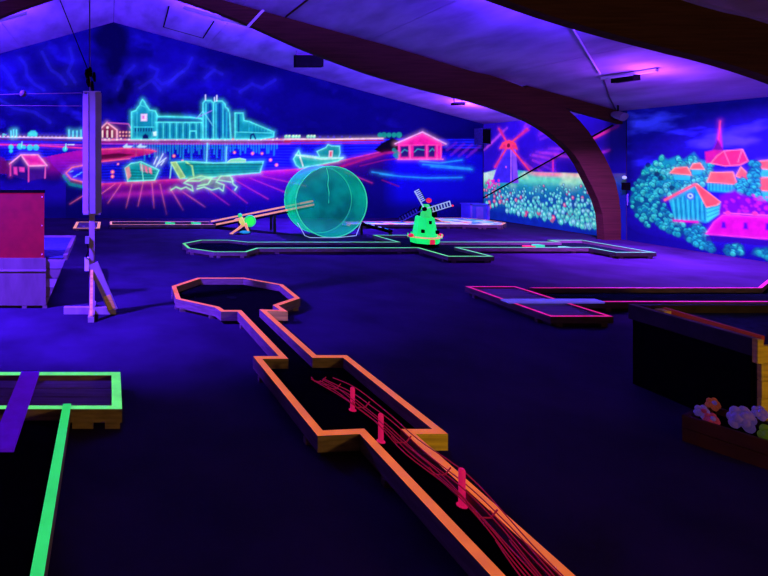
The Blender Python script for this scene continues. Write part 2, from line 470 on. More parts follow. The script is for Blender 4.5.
# ------------------------------------------------------------------ murals
class Canvas:
    def __init__(s, S, Z, T, k):
        s.S, s.Z = np.meshgrid(S, Z)
        s.T, s.k = T, k
        s.Sx, s.Zx = S, Z
        s.F = np.zeros(s.S.shape + (3,)); s.B = np.zeros(s.S.shape + (3,))
        s.step = abs(S[1] - S[0])
    def bb(s, pts, pad):
        a = np.array(pts)
        i0, i1 = np.searchsorted(s.Sx, a[:, 0].min() - pad), np.searchsorted(s.Sx, a[:, 0].max() + pad)
        j0, j1 = np.searchsorted(s.Zx, a[:, 1].min() - pad), np.searchsorted(s.Zx, a[:, 1].max() + pad)
        return (slice(j0, j1), slice(i0, i1))
    @staticmethod
    def dist(X, Y, pts, closed=False):
        d = np.full(X.shape, 1e9)
        n = len(pts)
        for i in range(n if closed else n - 1):
            ax, ay = pts[i]; bx, by = pts[(i + 1) % n]
            vx, vy = bx - ax, by - ay
            L = vx * vx + vy * vy + 1e-12
            t = np.clip(((X - ax) * vx + (Y - ay) * vy) / L, 0, 1)
            d = np.minimum(d, np.hypot(X - ax - t * vx, Y - ay - t * vy))
        return d
    def blend(s, sl, a, F, B):
        a = a[..., None]
        if F is not None: s.F[sl] = s.F[sl] * (1 - a) + np.array(F) * a
        if B is not None: s.B[sl] = s.B[sl] * (1 - a) + np.array(B) * a
    def col(s, c, b):
        c = np.array(srgb(c)); return c, c * b
    def fill(s, px, c, a=1.0, b=0.1, soft=0.7, outline=None, ow=0.9, glow=0.0):
        pts = [s.T(*p) for p in px]
        sl = s.bb(pts, 4 * s.k)
        X, Y = s.S[sl], s.Z[sl]
        if X.size == 0: return
        ins = np.zeros(X.shape, bool)
        n = len(pts)
        for i in range(n):
            ax, ay = pts[i]; bx, by = pts[(i + 1) % n]
            c1 = (ay > Y) != (by > Y)
            ins ^= c1 & (X < (bx - ax) * (Y - ay) / (by - ay + 1e-12) + ax)
        d = s.dist(X, Y, pts, True)
        sd = np.where(ins, -d, d)
        al = np.clip(.5 - sd / (2 * soft * s.k), 0, 1) * a
        F, B = s.col(c, b)
        s.blend(sl, al, F, B)
        if outline:
            s.line(px + [px[0]], outline, ow, glow=glow)
    def line(s, px, c, wd=1.0, a=1.0, b=0.08, glow=0.0, gw=2.5):
        pts = [s.T(*p) for p in px]
        sl = s.bb(pts, (wd + 2.5 * gw) * s.k)
        X, Y = s.S[sl], s.Z[sl]
        if X.size == 0: return
        d = s.dist(X, Y, pts)
        F, B = s.col(c, b)
        if glow:
            g = glow * np.exp(-(d / (gw * s.k)) ** 2)
            s.F[sl] += .6 * F * g[..., None]
        al = np.clip((wd / 2 * s.k - d) / (.8 * s.k) + .5, 0, 1) * a
        s.blend(sl, al, F, B)
    def dot(s, u, v, r, c, a=1.0, b=.08, asp=1.0):
        p = s.T(u, v)
        sl = s.bb([p], (r * max(1, asp) + 2) * s.k)
        X, Y = s.S[sl], s.Z[sl]
        if X.size == 0: return
        d = np.hypot(X - p[0], (Y - p[1]) / asp) / s.k
        F, B = s.col(c, b)
        s.blend(sl, np.clip((r - d) / .9 + .5, 0, 1) * a, F, B)
    def field(s, fn, F, B):
        a = np.clip(fn, 0, 1)
        s.blend((slice(None), slice(None)), a, F, B)
    def noise(s, fx, fz, oct=4, seed=0):
        r = np.random.default_rng(seed)
        o = np.zeros(s.S.shape); amp = 1.0; tot = 0
        for k in range(oct):
            g = r.random((64, 64))
            x = s.S * fx * 2 ** k; z = s.Z * fz * 2 ** k
            xi = np.floor(x).astype(int); zi = np.floor(z).astype(int)
            xf = x - xi; zf = z - zi
            xf = xf * xf * (3 - 2 * xf); zf = zf * zf * (3 - 2 * zf)
            def G(i, j): return g[i % 64, j % 64]
            o += amp * ((G(xi, zi) * (1 - xf) + G(xi + 1, zi) * xf) * (1 - zf) + (G(xi, zi + 1) * (1 - xf) + G(xi + 1, zi + 1) * xf) * zf)
            tot += amp; amp *= .55
        return o / tot
    def build(s, name, to3, label, keep=None):
        H, W = s.S.shape
        co = to3(s.S.ravel(), s.Z.ravel())
        idx = np.arange(H * W).reshape(H, W)
        q = np.stack([idx[:-1, :-1], idx[:-1, 1:], idx[1:, 1:], idx[1:, :-1]], -1).reshape(-1, 4)
        if keep is not None:
            k = keep.ravel()
            q = q[k[q].all(1)]
        me = bpy.data.meshes.new(name)
        me.vertices.add(H * W); me.vertices.foreach_set('co', co.astype(np.float32).ravel())
        me.loops.add(q.size); me.loops.foreach_set('vertex_index', q.astype(np.int32).ravel())
        me.polygons.add(len(q))
        me.polygons.foreach_set('loop_start', np.arange(0, q.size, 4, dtype=np.int32))
        me.polygons.foreach_set('loop_total', np.full(len(q), 4, dtype=np.int32))
        me.update(calc_edges=True)
        for nm, A in (('paint', s.B), ('fluorescence', s.F)):
            at = me.attributes.new(nm, 'FLOAT_COLOR', 'POINT')
            at.data.foreach_set('color', np.c_[np.clip(A.reshape(-1, 3), 0, 1.2), np.ones(H * W)].astype(np.float32).ravel())
        me.materials.append(M['mural'])
        o = bpy.data.objects.new(name, me)
        C.objects.link(o)
        return tag(o, label, 'mural')

CY, CYD, MAG, PNK, WHT = (90, 245, 230), (8, 130, 150), (215, 25, 150), (255, 110, 170), (225, 225, 250)

# ---- harbour mural on the gable wall (coordinates: photograph pixels seen on the wall plane, 1 px = 27.6 mm)
KB = YB / FP
def TB(u, v): return ((u - PU) * KB, HC - (v - PV) * KB)
cv = Canvas(np.arange(XL + .02, XR - .01, .0195), np.arange(0.0, RZ + .05, .0195), TB, KB)
U = cv.S / KB + PU; V = PV - (cv.Z - HC) / KB
n1 = cv.noise(.55, 1.1, 5, 3)
n2 = cv.noise(1.3, 1.6, 4, 5)
sky = np.array([0.012, 0.010, 0.12]); skyF = np.array([0.0006, 0.0004, 0.055])
cv.B[:] = sky * np.clip(1.9 * (n1 - .18), .08, 1.6)[..., None]
cv.F[:] = skyF * (0.25 + 1.5 * np.clip(n1 - .2, 0, 1)[..., None])
# diagonal cloud banks
diag = np.sin((U * .55 - V) * .11 + 7 * n1)
a = np.clip((diag - .55) * 2, 0, 1) * np.clip((n2 - .42) * 4, 0, 1) * (V < 128)
cv.field(a * .6, (0.010, 0.008, .34), (.02, .02, .2))
a = np.clip((cv.noise(2.0, 2.6, 4, 8) - .5) * 5, 0, 1) * (V < 132)
cv.field(a * .45, (0, 0, .02), (.002, .002, .03))
a = np.clip((np.sin((U * .5 - V) * .075 + 6 * n2) - .35) * 1.6, 0, 1) * (V < 130) * np.clip((U - 235) / 60, 0, 1)
cv.field(a * .85, (0, 0, .012), (.003, .003, .06))
cv.field(np.clip((U - 225) / 110, 0, .8) * (V < 138), (0, 0, .010), (.002, .002, .03))
# pale lightning-like cloud streaks
for pts in ([(42, 52), (47, 62), (51, 70), (60, 76), (66, 84)], [(20, 58), (26, 66), (27, 76), (34, 84), (44, 90)], [(70, 48), (73, 60), (68, 72), (75, 82)],
            [(2, 66), (10, 76), (16, 88)], [(150, 66), (158, 70), (155, 78), (162, 84), (172, 80), (182, 72)], [(192, 58), (187, 68), (178, 75), (168, 84)],
            [(140, 88), (152, 80), (160, 90)], [(205, 78), (214, 70), (222, 74)], [(240, 92), (252, 84), (262, 88), (275, 80)], [(118, 90), (126, 74), (134, 66)],
            [(-40, 70), (-28, 84), (-16, 92)], [(-90, 96), (-76, 108), (-60, 112)], [(0, 100), (14, 108), (34, 112), (50, 122)]):
    cv.line(pts, (56, 50, 250), 3.2, .10, .3, glow=.15, gw=5.5)
# black smoke below the ridge
for (u, v, r, s) in ((112, 30, 13, 1.1), (118, 48, 11, 1.4), (114, 66, 9, 1.5), (126, 84, 7, 1.5), (122, 98, 6, 1.2), (104, 40, 8, 1)):
    d = np.hypot(U - u, (V - v) / s) / r + (n2 - .5) * 1.1
    cv.field((1.25 - d) * 1.2, (0, 0, .004), (.002, .002, .02))
# ground and water
quay = 136 + 4 * np.clip(U / 110, 0, 1) - 1.0 * np.clip((U - 260) / 150, 0, 1)
water = (V > quay) & (V < 190)
wv = np.sin(V * 2.2 + 5 * n2) * .5 + .5
cv.field(water * 1.0, (.002, .002, .20), (.006, .006, .12))
cv.field(water * np.clip(wv * n2 * 1.3 - .35, 0, 1) * .7, (.012, .03, .55), (.02, .05, .8))
# reflections of the town
for u in np.arange(134, 278, 2.6):
    L = rng.uniform(4, 15) * (1.2 if u < 232 else .8)
    cv.line([(u, 143), (u + rng.uniform(-.6, .6), 143 + L)], (40, 190, 225), 1.5, .38)
# shore line -> promenade
sh_u = [-400, -60, 0, 20, 45, 66, 72, 100, 150, 200, 250, 300, 345, 380, 400, 440, 600]
sh_v = [150, 152, 160, 160, 157, 178, 180, 184, 181, 178, 172.5, 169, 160, 152, 149, 148, 148]
SH = np.interp(U, sh_u, sh_v)
below = np.clip((V - SH) / .8, 0, 1)
d = V - SH
cv.field(below, (.0012, .0006, .022), (.004, .003, .06))
glowp = below * np.exp(-np.clip(d, 0, 99) / 5.5) * np.clip((U - 86) / 12, 0, 1) * np.clip((330 - U) / 70 + .35, .35, 1) * np.clip((405 - U) / 40, 0, 1)
cv.field(glowp * 1.0, srgb((190, 16, 92)), (.2, .01, .1))
g2 = below * np.exp(-((d - 14) / 13) ** 2) * np.clip((U - 86) / 12, 0, 1) * np.clip((310 - U) / 70, 0, 1)
cv.field(g2 * .4, srgb((72, 4, 104)), (.05, .005, .14))
cv.line(list(zip(np.arange(100, 396, 8), np.interp(np.arange(100, 396, 8), sh_u, sh_v))), (235, 60, 120), 1.1, .75, glow=.25)
# left pink meadow and dark foreground, inlet
gl = np.clip((V - 149) / 3, 0, 1) * np.clip((182 - V) / 12, 0, 1) * np.clip((U - 34) / 14, 0, 1) * np.clip((92 - U) / 4, 0, 1) * ((V > 158 - (U - 40) * .2))
cv.field(gl * np.clip(1.1 - (V - 152) / 26, .15, 1) * .9, srgb((170, 10, 120)), (.1, .01, .1))
cv.field(np.clip((V - 176 - 3 * np.sin(U * .15)) / 8, 0, 1) * (U < 66), srgb((16, 4, 84)), (.01, .005, .12))
cv.fill([(64, 174), (72, 167), (90, 164), (101, 163), (101, 180), (86, 182), (72, 180)], (28, 20, 215))
cv.line([(90, 164), (72, 167.5), (66, 173), (71, 179), (84, 182.5), (101, 184)], (240, 110, 140), 1.3, glow=.5)
cv.line([(64, 176), (70, 184), (84, 187)], (20, 150, 150), 3, .5, glow=.3)
for k in range(9):
    cv.line([(70 + k * 3.4, 172 + (k * 5) % 7), (73 + k * 3.4, 171 + (k * 5) % 7)], (120, 190, 250), .8, .8)
# far quay stripes
cv.line([(-160, 135), (0, 136.6), (82, 138), (110, 140.2)], (245, 200, 235), 1.5, glow=.3)
cv.line([(-160, 137), (0, 139), (82, 140.5)], (90, 20, 110), 1.6)
cv.line([(-160, 143), (0, 144.5), (40, 145.5), (82, 148)], (240, 50, 150), 1.3, glow=.3)
cv.line([(40, 144.5), (82, 145)], (200, 60, 200), .9)
cv.line([(100, 139.8), (290, 139.6)], (235, 150, 185), 1.6, glow=.25)
cv.line([(100, 142), (290, 142)], (150, 20, 110), 1.8)
cv.line([(100, 143.8), (290, 143.8)], (210, 60, 190), .9, .9)
cv.line([(285, 139), (330, 139.4), (383, 138.4)], (250, 205, 205), 1.5, glow=.35)
cv.line([(285, 141), (383, 140.4)], (190, 20, 70), 1.5)
cv.line([(290, 143.6), (380, 143)], (170, 30, 170), 1.0)
for k in range(46):
    u = 101 + k * 4
    cv.dot(u, 139.2 + .5 * math.sin(k * 2.1), .75, (255, 235, 215) if k % 3 else (250, 120, 110))
    if k < 20: cv.dot(2 + k * 4, 136.2, .8, (60, 20, 70))
for u0 in (286, 289, 293, 296, 299, 308, 311, 314):
    cv.dot(u0, 136.6, 1.6, (150, 240, 190)); cv.dot(u0 + .6, 135.6, .7, (240, 250, 200))
for u0 in (320, 328, 334, 342, 350): cv.dot(u0, 137, 1.2, (80, 60, 190), .8)
for u0, w_ in ((380, 3), (384, 3.5), (389, 3), (394, 3), (399, 3.6)): cv.dot(u0, 135, w_ * .8, (20, 150, 130), .9)
cv.fill([(374, 150), (382, 143), (392, 138), (398, 140), (399, 150), (384, 154)], (6, 4, 26))
# left town: trees, masts
for (u, h) in ((11, 6), (13.5, 7), (16.5, 7), (69, 7), (73, 6), (77, 6), (81, 7)):
    cv.line([(u, 137), (u, 137 - h)], (110, 240, 240), 1.2, glow=.4)
cv.fill([(27.5, 136.5), (28, 133), (31, 130.8), (35, 130.8), (37.5, 133.5), (37, 136.6)], (70, 225, 215))
cv.line([(3, 137), (3, 134), (6, 135)], (110, 230, 230), 1)
for (u, v, r) in ((11, 147, 2.5), (11, 151, 1.8), (20, 146.5, 3), (24, 147, 2), (30, 147.5, 3), (36, 147.5, 3), (65, 149, 2.4)):
    cv.dot(u, v, r, (50, 215, 215), .9)
cv.line([(21.5, 147), (22, 142)], (140, 245, 240), .9); cv.line([(65.5, 149), (66, 144)], (140, 245, 240), 1)
cv.line([(68, 144.6), (74, 144.6)], (220, 240, 250), .9)
# little pink house at the left
cv.fill([(9.5, 164), (21, 155), (28.6, 166), (28.6, 181), (10.4, 175.5)], (40, 10, 120))
cv.fill([(28.6, 166), (47, 165.5), (45, 178), (28.6, 181)], (60, 12, 130))
cv.fill([(21, 154.7), (38, 154.7), (47, 165.5), (28.6, 166)], (225, 28, 160), glow=.3)
cv.line([(9.5, 164), (21, 154.7), (38, 154.7), (47, 165.5), (28.6, 166), (21, 154.7)], (255, 160, 215), 1.3, glow=.35)
cv.line([(28.6, 166), (28.6, 181.6)], (240, 70, 180), 1.2); cv.line([(45.5, 166), (45, 178)], (240, 90, 190), 1.2); cv.line([(10.4, 164), (10.4, 175.5)], (240, 70, 170), 1.2, glow=.3)
cv.fill([(13.5, 167), (17, 167), (17.5, 175), (14, 174)], (235, 60, 180)); cv.fill([(19, 167), (24.5, 167.5), (24.5, 172), (19.5, 171.5)], (235, 60, 180))
cv.fill([(-40, 158), (-18, 150), (4, 158), (9, 164), (9, 174), (-40, 172)], (110, 10, 100), a=.7)
# red brick house
cv.fill([(100, 129), (107, 123), (117, 130), (117, 138), (100, 138)], (120, 14, 70))
cv.fill([(107, 122.6), (128.6, 124), (132, 130.5), (117, 130)], (64, 10, 110))
cv.fill([(117, 130), (131, 130.5), (131, 138), (117, 138)], (96, 12, 90))
cv.line([(100, 129), (107, 122.6), (117, 130), (117, 138)], (255, 175, 195), 1.3, glow=.35)
cv.line([(107, 122.6), (128.6, 124), (132, 130.5)], (215, 90, 190), .9)
for k in range(3): cv.line([(102.5 + k * 4.8, 131), (102.5 + k * 4.8, 137)], (255, 225, 205), 1.5)
cv.dot(107.5, 127.5, 1.3, (255, 220, 210))
for k in range(4):
    for vv in (132.2, 135.8): cv.dot(120 + k * 3.2, vv, .9, (255, 170, 160))
# cyan town hall
cv.fill([(131.5, 112), (136, 110.4), (137.7, 107.5), (139.6, 105.6), (140.8, 102), (142.5, 99.5), (144.6, 102), (146, 105), (148, 107.6), (149.5, 110), (155.4, 111), (157.5, 116), (157, 139), (131.5, 139)], (16, 140, 165), outline=CY, ow=1.2, glow=.5)
cv.line([(137, 112), (137, 139)], (70, 225, 225), .8, .6); cv.line([(152, 112), (152, 138)], (70, 225, 225), .8, .6)
cv.line([(139.8, 105), (148, 108)], (70, 225, 225), .9, .8); cv.line([(134, 127), (154, 127)], (70, 230, 225), .9, .8)
cv.fill([(141, 114), (147, 114), (147, 121), (141, 121)], (240, 215, 245)); cv.fill([(142, 115.5), (144.5, 115.5), (144.5, 119), (142, 119)], (220, 110, 190))
for k in range(7): cv.line([(135.5 + k * 2.7, 128.6), (135.5 + k * 2.7, 131)], (8, 40, 110), 1.2)
cv.fill([(142.5, 139), (142.5, 135.5), (145.5, 133.5), (148.5, 135.5), (148.5, 139)], (8, 20, 90))
cv.fill([(153, 132), (158, 131), (158, 136), (153.5, 136)], (215, 250, 245))
# long hall with ribs
cv.fill([(157, 117), (160, 116.4), (201, 118), (203, 122), (203, 139), (157, 139)], (14, 135, 160), outline=(60, 220, 225), ow=.9, glow=.25)
cv.fill([(158, 118), (201, 119), (203, 122), (157, 121.5)], (10, 50, 130))
cv.line([(156, 122.3), (203, 122.6)], CY, 1.1, glow=.3); cv.line([(157, 117), (165, 116.3), (190, 117), (202, 119)], CY, 1.0, glow=.3)
for k in range(13):
    cv.line([(160 + k * 3.3, 123.5), (160 + k * 3.3, 138)], (80, 235, 230) if k % 2 else (6, 84, 140), 1.2, .75)
cv.line([(189.5, 138), (190, 131), (196, 131), (196.5, 138)], CY, 1.0)
# silos
cv.fill([(203, 139), (203, 103), (205, 100.6), (211, 100.6), (213.5, 103), (216, 101), (222, 101), (225, 104), (225.5, 107), (228, 109), (229.5, 114), (231, 139)], (12, 110, 160), outline=CY, ow=1.2, glow=.5)
for u, c, w_ in ((206, (70, 230, 230), 1.4), (210, (8, 50, 140), 2), (213.5, CY, 1.6), (216, (60, 220, 220), 1.4), (219.5, (8, 66, 150), 2), (223, (60, 215, 220), 1.4), (226.5, (30, 180, 200), 1.4), (228.5, (8, 90, 150), 1)):
    cv.line([(u, 104 if u < 226 else 112), (u, 138)], c, w_, .85)
cv.line([(205.5, 100), (205.5, 95)], WHT, 1); cv.line([(214.5, 101), (214.5, 97.5)], WHT, .9); cv.line([(216.8, 101), (216.8, 95.5)], WHT, 1)
cv.line([(196, 118), (212, 110.6)], (150, 130, 240), .8, .9); cv.line([(198, 117), (203, 111), (213, 126)], (110, 230, 235), .8, .8)
# wedge building
cv.fill([(235, 139), (235, 113), (243, 113), (244, 120.5), (249, 121.5), (274, 132), (273.5, 137), (260, 139)], (14, 150, 165), outline=CY, ow=1.1, glow=.4)
cv.line([(236, 132), (272, 133)], CY, .9, .8); cv.line([(249, 121.5), (249, 131)], (40, 200, 210), .9, .8)
cv.line([(238.5, 115), (238.5, 131)], (8, 70, 130), 2, .8)
cv.line([(250.5, 138.6), (251, 135), (253.5, 134), (255.5, 138.6)], (10, 30, 110), 1.6)
for k in range(6): cv.line([(254 + k * 3, 125 + k * 1.3), (254 + k * 3, 131.5)], (8, 96, 140), 1, .7)
# pink spit of land, little sails
cv.fill([(98, 149), (125, 147.5), (150, 149), (156, 151), (150, 154), (134, 157), (118, 160), (98, 162)], (196, 20, 92), a=.85)
cv.fill([(98, 155), (118, 153), (134, 154.6), (120, 158), (98, 160)], (60, 2, 40), a=.9)
cv.line([(98, 149.5), (125, 148.3), (150, 150), (156, 151.3)], (245, 80, 130), 1.2, glow=.3)
cv.line([(98, 162), (112, 160.5), (130, 158.5)], (245, 90, 130), 1.1, glow=.25)
for u in (127, 141): cv.fill([(u - 4, 146.5), (u, 143.6), (u + .6, 145.6), (u + 6, 146), (u + 4, 147.6), (u - 3, 147.8)], (190, 225, 240))
for (u, v, r) in ((112.5, 172, 1.9), (112.5, 176.5, 1.7), (174, 156, 1.6), (182.5, 161, 1.3), (234.5, 152.5, 1.4), (252.5, 153.5, 1.6), (262, 153.5, 1.4), (270.5, 160, 1.6), (276.5, 165, 1.7), (262, 163, .9), (118, 164, 1.1)):
    cv.dot(u, v, r, (250, 90, 130)); cv.dot(u, v, r * .45, (255, 190, 170))
# promenade joints
for (a0, b0, a1, b1) in ((115, 184, 101, 194), (121, 184, 108, 203), (132, 184, 126, 208), (143, 183, 138, 206), (152, 183, 154, 208), (160, 184, 166.5, 214), (170, 188, 183, 210), (183, 192, 205, 207),
                         (206, 188, 229, 205), (222, 183, 247, 203), (235, 180, 268, 199), (250, 178, 287, 193), (262, 176, 306, 186), (345, 172, 372, 183), (92, 190, 70, 204)):
    cv.line([(a0, b0), (a1, b1)], (255, 110, 150) if a0 < 200 else (215, 50, 140), .7, .62, glow=.15, gw=1.6)
cv.field(below * np.exp(-((d - 12) / 3) ** 2) * np.clip((U - 100) / 20, 0, 1) * np.clip((210 - U) / 40, 0, 1) * .35, srgb((225, 40, 160)), None)
# small boat with a pink stern
cv.fill([(125, 168), (131, 163.5), (141, 161.7), (150, 166), (159, 170), (154.7, 180), (127.8, 181.2)], (10, 150, 150), outline=(120, 245, 225), ow=1.0, glow=.3)
cv.fill([(125, 168), (129, 166.5), (131, 176), (127.5, 180)], (245, 150, 150), a=.85)
for k in range(4): cv.line([(131, 170 + k * 3), (156 - k, 171 + k * 2.6)], (4, 84, 100), .9, .9)
for k in range(3): cv.fill([(140 + k * 4.2, 163.6 + k * 1.7), (143 + k * 4.2, 165 + k * 1.7), (143.5 + k * 4.2, 172 + k), (141 + k * 4.2, 170.5 + k)], (245, 120, 150))
cv.line([(141, 163), (143.5, 181)], (120, 245, 215), 1)
for (a0, b0, a1, b1) in ((154, 164, 157, 157), (156, 167, 163, 154), (158, 164, 166, 158), (161, 165, 164, 161)): cv.line([(a0, b0), (a1, b1)], (205, 225, 250), 1, glow=.25)
# big boat
cv.fill([(171, 162.5), (185, 161.3), (214, 163), (263.4, 161.5), (260, 172.5), (232, 175), (205, 178), (180, 178.5)], (10, 148, 138), outline=(110, 240, 215), ow=1.1, glow=.35)
cv.fill([(171, 162.5), (176, 162), (185, 177), (180, 178.5)], (150, 200, 120), outline=(200, 240, 150), ow=.9)
cv.line([(186, 162), (192, 166), (194, 178)], (170, 235, 140), 1.4); cv.line([(186, 164.6), (262, 164.6)], (4, 80, 92), 1.2, .8)
for k in range(3): cv.line([(195, 168 + k * 3), (259, 167.5 + k * 2)], (6, 110, 112), .8, .8)
cv.line([(171.5, 164), (170, 178)], (150, 230, 220), .9)
cv.line([(207.5, 143.5), (206.5, 162)], (130, 235, 245), 1.1, glow=.3); cv.line([(226.5, 147), (226, 162)], (130, 235, 245), 1.1, glow=.3)
cv.fill([(227.5, 162), (231, 159.4), (240, 158.4), (245.5, 159.5), (245.5, 162)], (130, 230, 160), outline=(190, 250, 190), ow=.8)
# nets on the quay
for (u, v, r) in ((192, 179, 5), (200, 178, 6), (207, 182, 6), (214, 184, 6), (221, 178, 5), (228, 178, 4), (203, 185, 4), (218, 186, 4)):
    cv.dot(u, v, r, (110, 140, 110), .55, asp=.6)
for pts in ([(171, 190), (176, 187), (181, 189), (186, 187), (193, 191), (192, 186), (184, 183), (190, 179), (201, 176), (212, 178), (208, 184), (198, 186)], [(197, 189), (204, 187), (212, 190), (219, 188), (223, 191), (224, 185), (216, 182), (221, 176), (230, 176), (233, 181)],
            [(232, 178), (233, 184), (237, 187), (235, 190)], [(188, 181), (199, 181), (206, 178), (218, 180), (231, 182)]):
    cv.line(pts, (170, 245, 180), 1.2, .9, glow=.25)
# tug boat
cv.fill([(293.5, 159), (298.7, 150.6), (300.5, 155), (321, 157.5), (343, 157.8), (338, 161), (325, 163.4), (312, 166), (300, 168), (296, 165)], (14, 165, 150), outline=(120, 245, 215), ow=1.1, glow=.35)
cv.fill([(317, 151.5), (326, 147.5), (328, 144.6), (332, 146), (339.5, 146.2), (340, 153), (338.6, 157.6), (320, 157.3)], (12, 140, 140), outline=(120, 240, 215), ow=1.0, glow=.25)
cv.fill([(329.5, 151), (332.5, 151), (332, 157), (329, 157)], (235, 90, 110), outline=(240, 225, 230), ow=.7)
cv.line([(300, 157), (303, 166)], (225, 245, 205), 1.2); cv.line([(296, 155), (322, 159), (343, 158)], (200, 250, 225), 1.2, glow=.3)
for k in range(5): cv.dot(305 + k * 2.6, 156 + .2 * k, .7, (210, 245, 230))
# right hill, pavilion, streaks
cv.field(np.clip((V - 150) / 6, 0, 1) * np.clip((U - 382) / 18, 0, 1), (.0016, .0006, .055), (.006, .005, .25))
cv.line([(340, 167), (362, 160), (385, 153), (420, 150)], (190, 26, 110), 2.2, .6, glow=.25); cv.line([(360, 166), (385, 160), (405, 158)], (150, 20, 110), 1.2, .6)
for pts in ([(420, 161), (440, 163), (462, 160)], [(423, 164.4), (445, 166), (470, 168.5)], [(431, 166.5), (450, 168), (472, 169.5)], [(380, 174), (402, 176.5), (426, 178), (462, 177.5)], [(372, 172), (392, 175)]):
    cv.line(pts, (40, 150, 235), 1.2, .8, glow=.25)
cv.line([(382, 180), (399, 186.5)], (120, 16, 90), 1.2, .7)
cv.fill([(398, 143), (422.4, 133), (442, 143), (441.5, 159), (398, 159)], (238, 24, 150), glow=.4)
for q in ([(400.5, 146.5), (408.5, 146), (408.5, 157), (401, 157)], [(413.5, 146), (425, 145), (425, 157), (413.5, 157)], [(428.5, 145.5), (435, 145.5), (434.5, 157), (428.5, 157)]):
    cv.fill(q, (40, 20, 110)); cv.line([(q[0][0] + 1, q[0][1] + 6), (q[0][0] + 4, q[0][1] + 3), (q[1][0] - 1, q[1][1] + 5)], (60, 190, 200), 1, .6)
cv.line([(409, 146), (410, 158)], (255, 110, 180), .8)
for u_ in (399, 410.5, 426.8, 437, 441): cv.line([(u_, 145), (u_, 158.5)], (255, 90, 180), .9, .9)
cv.line([(395, 143.8), (422.4, 132), (446, 144)], (250, 170, 230), 1.3, glow=.4); cv.line([(396, 145), (444, 145)], (255, 70, 170), .9); cv.line([(398, 159.3), (443, 159.3)], (255, 110, 190), 1.1, glow=.3)
for k in range(5): cv.dot(394 + (k * 37 % 5), 150 + k * 1.7, 2.0, (20, 140, 140), .7)
for k in range(7): cv.line([(447 + k * 4, 150 + (k * 5) % 9), (456 + k * 4, 143 + (k * 5) % 9)], (110, 26, 205), 2.5, .4, glow=.1)
# dark skirting of the painting
cv.field(np.clip((V - 197) / 14, 0, .8), (.0006, .0004, .016), (.004, .003, .05))
keep = V > (PV - (RZ - HC) / KB + SL * np.abs(U - (PU + RX / KB)) - 2.5)
cv.build('harbour_mural', lambda s, z: np.c_[s, np.full(s.shape, YB), z], 'fluorescent harbour mural of boats, cyan town and promenade on the gable wall', keep)

# ---- murals on the right-hand wall
def TR(u, v):
    Y = FP * XR / (u - PU)
    return (Y, HC - (v - PV) * Y / FP)
def side_canvas(y0, y1):
    c = Canvas(np.arange(y0, y1, .016), np.arange(0.0, roof(XR) + .02, .016), TR, .022)
    c.U = PU + FP * XR / c.S; c.V = PV - (c.Z - HC) * FP / c.S
    return c
def side_build(c, name, label):
    c.build(name, lambda s, z: np.c_[np.full(s.shape, XR), s, z], label)
# windmill and flower field
cv = side_canvas(10.38, YB - .005)
cv.k = .026
n1 = cv.noise(1.2, 1.4, 4, 21); n2 = cv.noise(2.4, 2.4, 4, 22)
U, V = cv.U, cv.V
cv.B[:] = np.array([.04, .010, .18]) * (.5 + .8 * n1[..., None]); cv.F[:] = np.array([.006, .002, .16]) * (.4 + 1.1 * n1[..., None])
for k in range(26):
    an = math.radians(rng.uniform(-80, 60)); r0 = rng.uniform(22, 50); L = rng.uniform(9, 26)
    c0 = (508 + r0 * math.cos(an), 150 + r0 * .7 * math.sin(an)); c1 = (508 + (r0 + L) * math.cos(an), 150 + (r0 + L) * .7 * math.sin(an))
    cv.line([c0, c1], (150, 44, 235) if k % 3 else (215, 60, 210), 2.4, .26, glow=.10, gw=4)
for k in range(6):
    cv.line([(484 + k * 3, 150 - k * 3), (492 + k * 3, 143 - k * 3)], (180, 60, 230), 2.4, .4, glow=.12)
cv.line([(590, 140), (618, 126)], (225, 40, 170), 2.2, .8, glow=.2); cv.line([(585, 158), (610, 150)], (190, 40, 210), 2.0, .6, glow=.2)
# field
hz = np.interp(U, [470, 486, 500, 520, 536, 580, 620], [174, 172, 168, 170, 171.5, 173, 173])
fb = np.clip((V - hz) / 1.2, 0, 1)
cv.field(fb, srgb((22, 150, 165)), (.01, .05, .06))
cv.field(fb * np.exp(-((V - hz - 8) / 5.0) ** 2) * .8, srgb((110, 228, 185)), None)
cv.field(fb * np.exp(-(np.clip(V - hz - 2.5, 0, 99) / 2.2) ** 2) * np.clip((U - 525) / 14, 0, 1), srgb((245, 140, 160)), None)
cv.field(fb * np.clip((n2 - .45) * 5, 0, 1) * np.exp(-((V - hz - 5) / 4.0) ** 2) * .6, srgb((235, 225, 200)), None)
cv.field(fb * np.exp(-((U - 488) / 9) ** 2) * np.exp(-((V - 174) / 6) ** 2), srgb((205, 225, 225)), None)
cv.field(fb * np.clip((n2 - .5) * 5, 0, 1) * np.clip((195 - V) / 10, 0, 1) * .6, srgb((190, 235, 190)), None)
lowv = np.interp(U, [484, 592, 640], [207, 229, 236])
cv.field(np.clip((V - lowv + 7) / 10, 0, 1), (.002, .001, .07), (.005, .005, .08))
cv.field(fb * np.clip((V - 184) / 16, 0, 1) * .8, srgb((8, 40, 165)), None)
